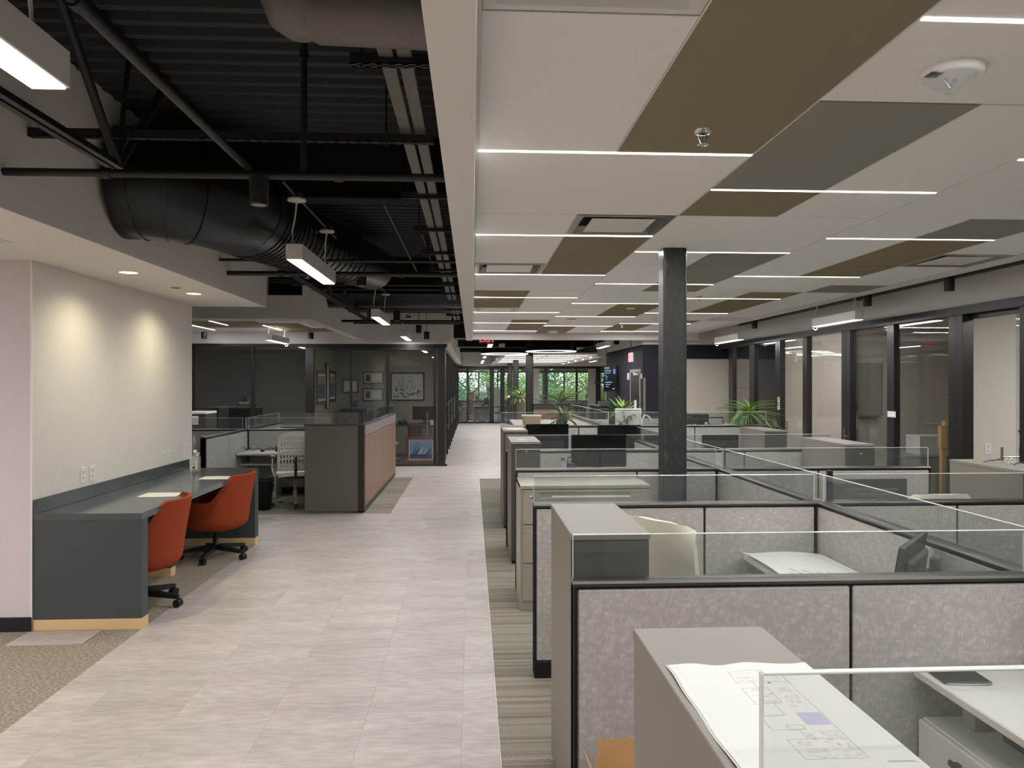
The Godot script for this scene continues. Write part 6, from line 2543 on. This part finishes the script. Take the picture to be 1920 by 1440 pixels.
func far_glass():
	var za = -30.25
	var zb = -30.35
	var fr = [
		[-0.75, 5.25, 2.22, 2.31, za, zb, "header"], [-0.75, 5.25, 0.0, 0.06, za, zb, "floor_track"],
		[-0.78, -0.70, 0, 2.22, za, zb, "post"], [-0.20, -0.15, 0.06, 2.22, za, zb], [0.713, 0.886, 0, 2.22, za, zb, "post"],
		[1.146, 1.32, 0.06, 2.22, za, zb, "panel"], [2.93, 3.08, 0, 2.22, za, zb, "post"], [4.22, 4.27, 0.06, 2.22, za, zb],
		[5.05, 5.25, 0, 2.22, za, zb, "post"],
	]
	var pn = []
	for p in [[-0.70, -0.20], [-0.15, 0.713], [0.886, 1.146], [1.32, 2.93], [3.08, 4.22], [4.27, 5.05]]:
		pn.append([p[0], p[1], 0.06, 2.22, -30.295, -30.303])
	glazing("window_4", fr, pn, M.frame_dark, M.window_glass)
	# outer windows
	fr = [[-1.2, 6.4, 2.10, 2.16, -33.48, -33.6, "header"], [-1.2, 6.4, 0.80, 0.85, -33.46, -33.6, "sill"]]
	pn = []
	var xs = [-1.2, -0.62, 0.30, 1.15, 2.0, 3.2, 4.15, 4.75, 5.6, 6.4]
	for i in xs.size():
		fr.append([xs[i] - 0.03, xs[i] + 0.03, 0.85, 2.10, -33.5, -33.58])
		if i:
			pn.append([xs[i - 1] + 0.03, xs[i] - 0.03, 0.85, 2.10, -33.545, -33.553])
	glazing("window_5", fr, pn, M.frame_black, M.window_glass)
	slab("wall_far_left", M.office_wall, -0.95, -0.85, 0, 2.9, -30.4, -33.5)
	slab("wall_far_pier", M.beige_paint, 4.85, 5.3, 0, 2.9, -31.0, -31.1)
	slab("wall_far_pier", M.board_white, 2.55, 2.95, 0, 2.9, -32.6, -32.7)
	slab("ceiling_far_office", M.tile_white, -7.0, 9.0, 2.30, 2.34, -30.4, -33.5)
	# right side of the far area
	var w = setting("wall_far_right")
	slab("plaster", M.plaster, 5.2, 5.3, 2.31, 3.29, -19.2, -30.25, w)
	slab("plaster", M.beige_paint, 5.2, 5.3, 0, 2.31, -19.2, -24.5, w)
	fr = [[5.2, 5.28, 0, 2.31, -24.5, -24.6, "post"], [5.2, 5.28, 0, 2.31, -27.3, -27.45], [5.2, 5.28, 2.22, 2.31, -24.6, -30.25, "header"]]
	glazing("window_6", fr, [[5.24, 5.25, 0, 2.22, -24.6, -27.3], [5.24, 5.25, 0, 2.22, -27.45, -30.25]], M.frame_dark, M.office_glass)
	slab("wall_lobby_back", M.office_wall, 3.46, 5.2, 0, 3.29, -19.08, -19.2)


func far_office():
	# desk with open front and dark inside
	var o = thing_in_room("office_desk", "small desk with pale edging where the person sits", "desk", Vector3(0.41, 0, -31.2))
	var s = st()
	bx(s, 0.05, 0.74, 0.645, 0.67, -30.95, -31.6, 0.003)
	obj("worktop", s, M.galvanised, o)
	for x in [0.06, 0.71]:
		s = st()
		bx(s, x, x + 0.02, 0.02, 0.645, -30.96, -31.0 if x < 0.1 else -31.58, 0.002)
		obj("side", s, M.galvanised, o)
	s = st()
	bx(s, 0.08, 0.71, 0.02, 0.035, -30.96, -31.02)
	bx(s, 0.08, 0.71, 0.04, 0.645, -31.55, -31.57)
	obj("inner_panel", s, M.frame_black, o)
	box_thing("storage_box", M.dark_plastic, [0.30, 0.56, 0.0, 0.24, -31.03, -31.14], "grey box under the far desk", "box")
	monitor("black monitor on the person's desk", Vector3(0.58, 0.67, -31.35), -1.2, 0.42, 0.27, 0.06)
	var ph = thing("desk_phone", "blue-black desk phone on the person's desk", "telephone", Vector3(0.46, 0.67, -31.08))
	s = st()
	bx(s, -0.10, 0.10, 0, 0.05, -0.08, 0.08, 0.012)
	obj("body", s, M.black_plastic, ph)
	s = st()
	bx(s, -0.02, 0.06, 0.05, 0.07, -0.05, 0.05, 0.006)
	obj("display", s, M.blue_paint, ph)
	var cab = thing_in_room("office_cabinet", "dark grey cabinet with white tray stack left of the person", "cabinet", Vector3(-0.48, 0, -30.75))
	s = st()
	bx(s, -0.78, -0.22, 0.0, 0.66, -30.55, -30.92, 0.003)
	obj("body", s, M.tray_grey, cab)
	for y in [0.50, 0.57, 0.64]:
		s = st()
		bx(s, -0.77, -0.46, y, y + 0.012, -30.53, -30.80, 0.002)
		obj("tray", s, M.board_white, cab)
	plant("potted_plant", "leafy plant on the cabinet left of the person", Vector3(-0.60, 0.66, -30.75), 18, 0.22, 0.05, 0.3, [M.leaf_dark, M.leaf], 0.06, 0.09, M.dark_plastic, 0.9, 18)
	slab_thing("room_divider", M.beige_paint, [0.93, 1.22, 0.05, 1.42, -31.9, -31.93], "narrow beige panel standing behind the far glass", "panel")
	task_chair("mesh chair beside the narrow beige panel", Vector3(1.08, 0, -30.85), 1.4, true, M.tray_grey, M.frame_dark, 0.92)
	task_chair("grey chair the person sits on", Vector3(-0.14, 0, -31.32), -1.45, false, M.shirt, M.frame_dark, 0.90)
	picture_frame("tan framed picture by the window behind the person", Vector3(0.22, 0.852, -33.44), 0.0, 0.20, 0.24, 0.03, M.wood_pale, 0.02, M.art_photo)
	person()


# a smooth body: tapered bones joined with a soft minimum, meshed as surface nets
func nets(s, bones, lo, hi, cell, k, colour):
	var n = Vector3i(((hi - lo) / cell).ceil()) + Vector3i.ONE
	var d = PackedFloat32Array()
	d.resize(n.x * n.y * n.z)
	var i = 0
	for z in n.z:
		for y in n.y:
			for x in n.x:
				var p = lo + Vector3(x, y, z) * cell
				var v = 1.0
				for b in bones:
					var ab = b[1] - b[0]
					var t = clampf((p - b[0]).dot(ab) / max(ab.length_squared(), 1e-9), 0.0, 1.0)
					var q = (p - b[0] - ab * t).length() - lerpf(b[2], b[3], t)
					if q > v + k:
						continue
					var h = clampf(0.5 + 0.5 * (v - q) / k, 0.0, 1.0)
					v = lerpf(v, q, h) - k * h * (1.0 - h)
				d[i] = v
				i += 1
	var at = {}
	var sx = 1
	var sy = n.x
	var sz = n.x * n.y
	for z in n.z - 1:
		for y in n.y - 1:
			for x in n.x - 1:
				var c = x + y * sy + z * sz
				var inside = 0
				for e in [0, sx, sy, sx + sy, sz, sz + sx, sz + sy, sz + sx + sy]:
					if d[c + e] < 0:
						inside += 1
				if inside == 0 or inside == 8:
					continue
				var sum = Vector3.ZERO
				var cnt = 0
				for e in [[0, 1], [2, 3], [4, 5], [6, 7], [0, 2], [1, 3], [4, 6], [5, 7], [0, 4], [1, 5], [2, 6], [3, 7]]:
					var a = d[c + (e[0] & 1) * sx + ((e[0] >> 1) & 1) * sy + (e[0] >> 2) * sz]
					var b = d[c + (e[1] & 1) * sx + ((e[1] >> 1) & 1) * sy + (e[1] >> 2) * sz]
					if (a < 0) != (b < 0):
						var t = a / (a - b)
						var pa = Vector3(e[0] & 1, (e[0] >> 1) & 1, e[0] >> 2)
						var pb = Vector3(e[1] & 1, (e[1] >> 1) & 1, e[1] >> 2)
						sum += pa.lerp(pb, t)
						cnt += 1
				at[c] = lo + (Vector3(x, y, z) + sum / cnt) * cell
	s.set_smooth_group(1)
	for c in at:
		for ax in [[sx, sy, sz], [sy, sz, sx], [sz, sx, sy]]:
			var a = d[c] < 0
			var nb = c + ax[0]
			if nb >= d.size():
				continue
			var b = d[nb] < 0
			if a == b:
				continue
			var q = [c, c - ax[1], c - ax[1] - ax[2], c - ax[2]]
			var ok = true
			for e in q:
				if not at.has(e):
					ok = false
			if not ok:
				continue
			if not a:
				q.reverse()
			for e in [0, 2, 1, 0, 3, 2]:
				s.set_color(colour.call(at[q[e]]))
				s.add_vertex(T * at[q[e]])
	s.set_smooth_group(-1)


func person():
	var m = mat("figure", 255, 255, 255, 0.75)
	m.vertex_color_use_as_albedo = true
	var o = thing("person", "person in grey shirt sitting at the far desk", "person", Vector3(-0.04, 0, -31.32), 0.0)
	T = Transform3D()
	var skin = Color(0.50, 0.26, 0.17)
	var shirt = Color(0.11, 0.11, 0.115)
	var dark = Color(0.03, 0.032, 0.04)
	var V = func(x, y, z): return Vector3(x, y, z)
	# facing +x, turned a little to the camera; arms reach to the desk
	var bones = [
		[V.call(-0.05, 0.47, 0.0), V.call(-0.03, 0.60, 0.0), 0.15, 0.145], [V.call(-0.03, 0.60, 0.0), V.call(0.0, 0.83, 0.0), 0.14, 0.14],
		[V.call(0.0, 0.86, -0.15), V.call(0.0, 0.86, 0.15), 0.065, 0.065], [V.call(0.01, 0.88, 0.0), V.call(0.025, 0.97, 0.0), 0.055, 0.05],
		[V.call(0.0, 0.86, 0.19), V.call(0.06, 0.66, 0.24), 0.052, 0.043], [V.call(0.06, 0.66, 0.24), V.call(0.28, 0.70, 0.16), 0.042, 0.028],
		[V.call(0.0, 0.86, -0.19), V.call(0.07, 0.65, -0.22), 0.052, 0.043], [V.call(0.07, 0.65, -0.22), V.call(0.29, 0.72, -0.10), 0.042, 0.028],
		[V.call(-0.03, 0.47, 0.10), V.call(0.37, 0.47, 0.11), 0.085, 0.065], [V.call(0.37, 0.47, 0.11), V.call(0.36, 0.07, 0.11), 0.060, 0.042],
		[V.call(-0.03, 0.47, -0.10), V.call(0.37, 0.47, -0.11), 0.085, 0.065], [V.call(0.37, 0.47, -0.11), V.call(0.36, 0.07, -0.11), 0.060, 0.042],
		[V.call(0.34, 0.045, 0.11), V.call(0.50, 0.035, 0.12), 0.045, 0.035], [V.call(0.34, 0.045, -0.11), V.call(0.50, 0.035, -0.12), 0.045, 0.035],
	]
	var s = st()
	nets(s, bones, Vector3(-0.28, -0.02, -0.36), Vector3(0.60, 1.02, 0.36), 0.018, 0.035, func(p):
		if p.y < 0.085:
			return Color(0.02, 0.02, 0.02)
		if p.y < 0.56 and p.x > -0.3 and not (p.y > 0.52 and absf(p.z) > 0.19):
			return dark
		if p.y > 0.915 and absf(p.z) < 0.08:
			return skin
		if p.x > 0.10 and p.y > 0.58 and p.y < 0.80:
			return skin
		return shirt)
	# head: skull, jaw, nose, brow, ears, lips; the face looks to +x and a little towards +z
	var hc = Vector3(0.045, 1.085, 0.0)
	T = Transform3D(Basis(Vector3.UP, -0.75) * Basis(Vector3.FORWARD, 0.12), hc)
	var head = [
		[V.call(-0.025, 0.035, 0), V.call(0.02, 0.035, 0), 0.088, 0.084], [V.call(0.02, 0.0, 0), V.call(0.035, -0.075, 0), 0.070, 0.040],
		[V.call(0.098, 0.012, 0), V.call(0.116, -0.022, 0), 0.008, 0.013], [V.call(0.088, 0.032, -0.032), V.call(0.088, 0.032, 0.032), 0.013, 0.013],
		[V.call(0.0, 0.01, 0.083), V.call(-0.005, -0.03, 0.080), 0.016, 0.011], [V.call(0.0, 0.01, -0.083), V.call(-0.005, -0.03, -0.080), 0.016, 0.011],
		[V.call(0.086, -0.058, -0.018), V.call(0.086, -0.058, 0.018), 0.011, 0.011], [V.call(-0.01, -0.06, 0), V.call(-0.03, -0.14, 0), 0.052, 0.052],
		[V.call(0.07, -0.10, 0), V.call(0.06, -0.10, 0), 0.022, 0.02],
	]
	nets(s, head, Vector3(-0.14, -0.16, -0.12), Vector3(0.15, 0.14, 0.12), 0.008, 0.02, func(p):
		for e in [-1, 1]:
			if p.distance_to(Vector3(0.097, 0.012, e * 0.032)) < 0.014:
				return Color(0.03, 0.02, 0.02)
		if absf(p.y + 0.058) < 0.008 and p.x > 0.085:
			return Color(0.36, 0.12, 0.10)
		if p.y < -0.05 and p.x > 0.02:
			return Color(0.26, 0.14, 0.09)
		return skin)
	# hands resting on the desk, fingers slightly curled
	for e in [-1, 1]:
		T = Transform3D(Basis(Vector3.UP, 0.3 * e), Vector3(0.30, 0.705, 0.155) if e > 0 else Vector3(0.31, 0.725, -0.095))
		var hand = [[V.call(0.0, 0.0, -0.02), V.call(0.07, -0.004, -0.024), 0.016, 0.014], [V.call(0.0, 0.0, 0.02), V.call(0.07, -0.004, 0.024), 0.016, 0.014], [V.call(0.0, 0, 0), V.call(0.07, -0.002, 0), 0.017, 0.015]]
		for f in 4:
			var z = -0.033 + f * 0.022
			var len = [0.060, 0.075, 0.080, 0.070][f]
			hand.append([V.call(0.075, -0.003, z * 0.9), V.call(0.075 + len * 0.5, 0.006, z), 0.0095, 0.0088])
			hand.append([V.call(0.075 + len * 0.5, 0.006, z), V.call(0.075 + len, -0.014, z), 0.0088, 0.0076])
		hand.append([V.call(0.015, 0, -0.03 * e), V.call(0.055, -0.006, -0.056 * e), 0.011, 0.0095])
		hand.append([V.call(0.055, -0.006, -0.056 * e), V.call(0.085, -0.012, -0.058 * e), 0.0095, 0.008])
		nets(s, hand, Vector3(-0.03, -0.045, -0.08), Vector3(0.18, 0.04, 0.08), 0.005, 0.006, func(_p): return skin)
	T = Transform3D()
	obj("body", s, m, o)
	T = Transform3D(Basis(Vector3.UP, -0.75) * Basis(Vector3.FORWARD, 0.12), hc)
	s = st()
	var hm = [[V.call(-0.04, 0.06, 0), V.call(0.02, 0.085, 0), 0.082, 0.062], [V.call(-0.06, 0.03, 0), V.call(-0.075, -0.04, 0), 0.068, 0.035], [V.call(-0.02, 0.03, 0.07), V.call(-0.01, -0.005, 0.078), 0.026, 0.014], [V.call(-0.02, 0.03, -0.07), V.call(-0.01, -0.005, -0.078), 0.026, 0.014]]
	nets(s, hm, Vector3(-0.16, -0.10, -0.13), Vector3(0.12, 0.17, 0.13), 0.011, 0.02, func(_p): return Color(1, 1, 1))
	T = Transform3D()
	obj("hair", s, M.hair, o)


# ---------------------------------------------------------------- trees outside
func build_outside():
	T = Transform3D()
	var s = st()
	bx(s, -40, 45, -0.6, -0.3, -33.8, -70)
	setting("ground_outside", s, M.grass_green)
	var lm = mat("tree_leaf", 255, 255, 255, 0.7)
	lm.vertex_color_use_as_albedo = true
	lm.cull_mode = BaseMaterial3D.CULL_DISABLED
	lm.backlight_enabled = true
	lm.backlight = Color(0.45, 0.5, 0.3)
	var n = 0
	for t in [[-2.6, -37.5, 3.4, 1.5, 0], [-0.2, -39.5, 4.2, 1.7, 1], [2.0, -37.0, 3.0, 1.5, 2], [3.9, -38.5, 3.6, 1.6, 0], [5.8, -37.6, 3.2, 1.6, 2], [8.4, -39.0, 4.0, 2.0, 1], [-5.4, -41.0, 4.6, 2.0, 2], [0.9, -44.0, 5.0, 2.3, 0], [5.0, -45.0, 5.2, 2.5, 1], [-3.0, -46.0, 5.0, 2.4, 1], [10.5, -44.0, 5.0, 2.4, 0]]:
		tree(Vector3(t[0], -0.3, t[1]), t[2], t[3], t[4], 30 + n, ["bright green tree outside the far window, left of the person", "dark branching tree outside straight ahead", "low bushy green tree behind the far columns", "pale green tree outside right of the post", "yellow-green bush outside near the window's right end", "broad tree outside beyond the right end", "tree outside past the window's left end", "tall tree standing farther back in the middle", "tall tree standing farther back on the right", "tall tree standing farther back on the left", "tall tree farthest right outside"][n], lm)
		n += 1


func tree(at, h, r, kind, sd, label, lm):
	var o = thing("garden_tree", label, "tree", at, 0.0, "trees outside the far windows")
	var g = RandomNumberGenerator.new()
	g.seed = sd
	var s = st()
	tube(s, [Vector3.ZERO, Vector3(0.06, h * 0.3, 0.02), Vector3(-0.05, h * 0.62, 0), Vector3(0.05, h * 0.95, 0)], [0.11, 0.09, 0.06, 0.02], 8)
	for k in 5:
		var a = g.randf() * TAU
		var y = h * g.randf_range(0.25, 0.6)
		tube(s, [Vector3(0, y, 0), Vector3(cos(a) * r * 0.45, y + h * 0.14, sin(a) * r * 0.45), Vector3(cos(a) * r * 0.8, y + h * 0.2, sin(a) * r * 0.8)], [0.045, 0.03, 0.012], 6)
	obj("trunk", s, M.bark, o)
	s = st()
	var tones = [[Color(0.10, 0.26, 0.07), Color(0.24, 0.42, 0.14)], [Color(0.05, 0.16, 0.07), Color(0.13, 0.30, 0.12)], [Color(0.20, 0.36, 0.08), Color(0.42, 0.52, 0.18)]][kind]
	var knots = []
	for k in 26:
		var d = Vector3(g.randfn(), g.randfn() * 1.1, g.randfn()).normalized() * pow(g.randf(), 0.45)
		knots.append(Vector3(d.x * r, h * 0.56 + d.y * h * 0.46, d.z * r))
	for k in 2600:
		var c = knots[g.randi() % knots.size()]
		var p = c + Vector3(g.randfn(), g.randfn(), g.randfn()) * r * 0.17
		if p.y < 0.1:
			continue
		var a = Vector3(g.randfn(), g.randfn() * 0.6, g.randfn()).normalized()
		var b = a.cross(Vector3(g.randfn(), g.randfn(), g.randfn())).normalized()
		var q = g.randf_range(0.04, 0.085)
		s.set_color(tones[0].lerp(tones[1], g.randf()))
		var v = [p - a * q * 1.4, p + b * q * 0.6, p + a * q * 1.4, p - b * q * 0.6]
		for e in [0, 1, 2, 0, 2, 3]:
			s.add_vertex(v[e])
	obj("crown", s, lm, o)
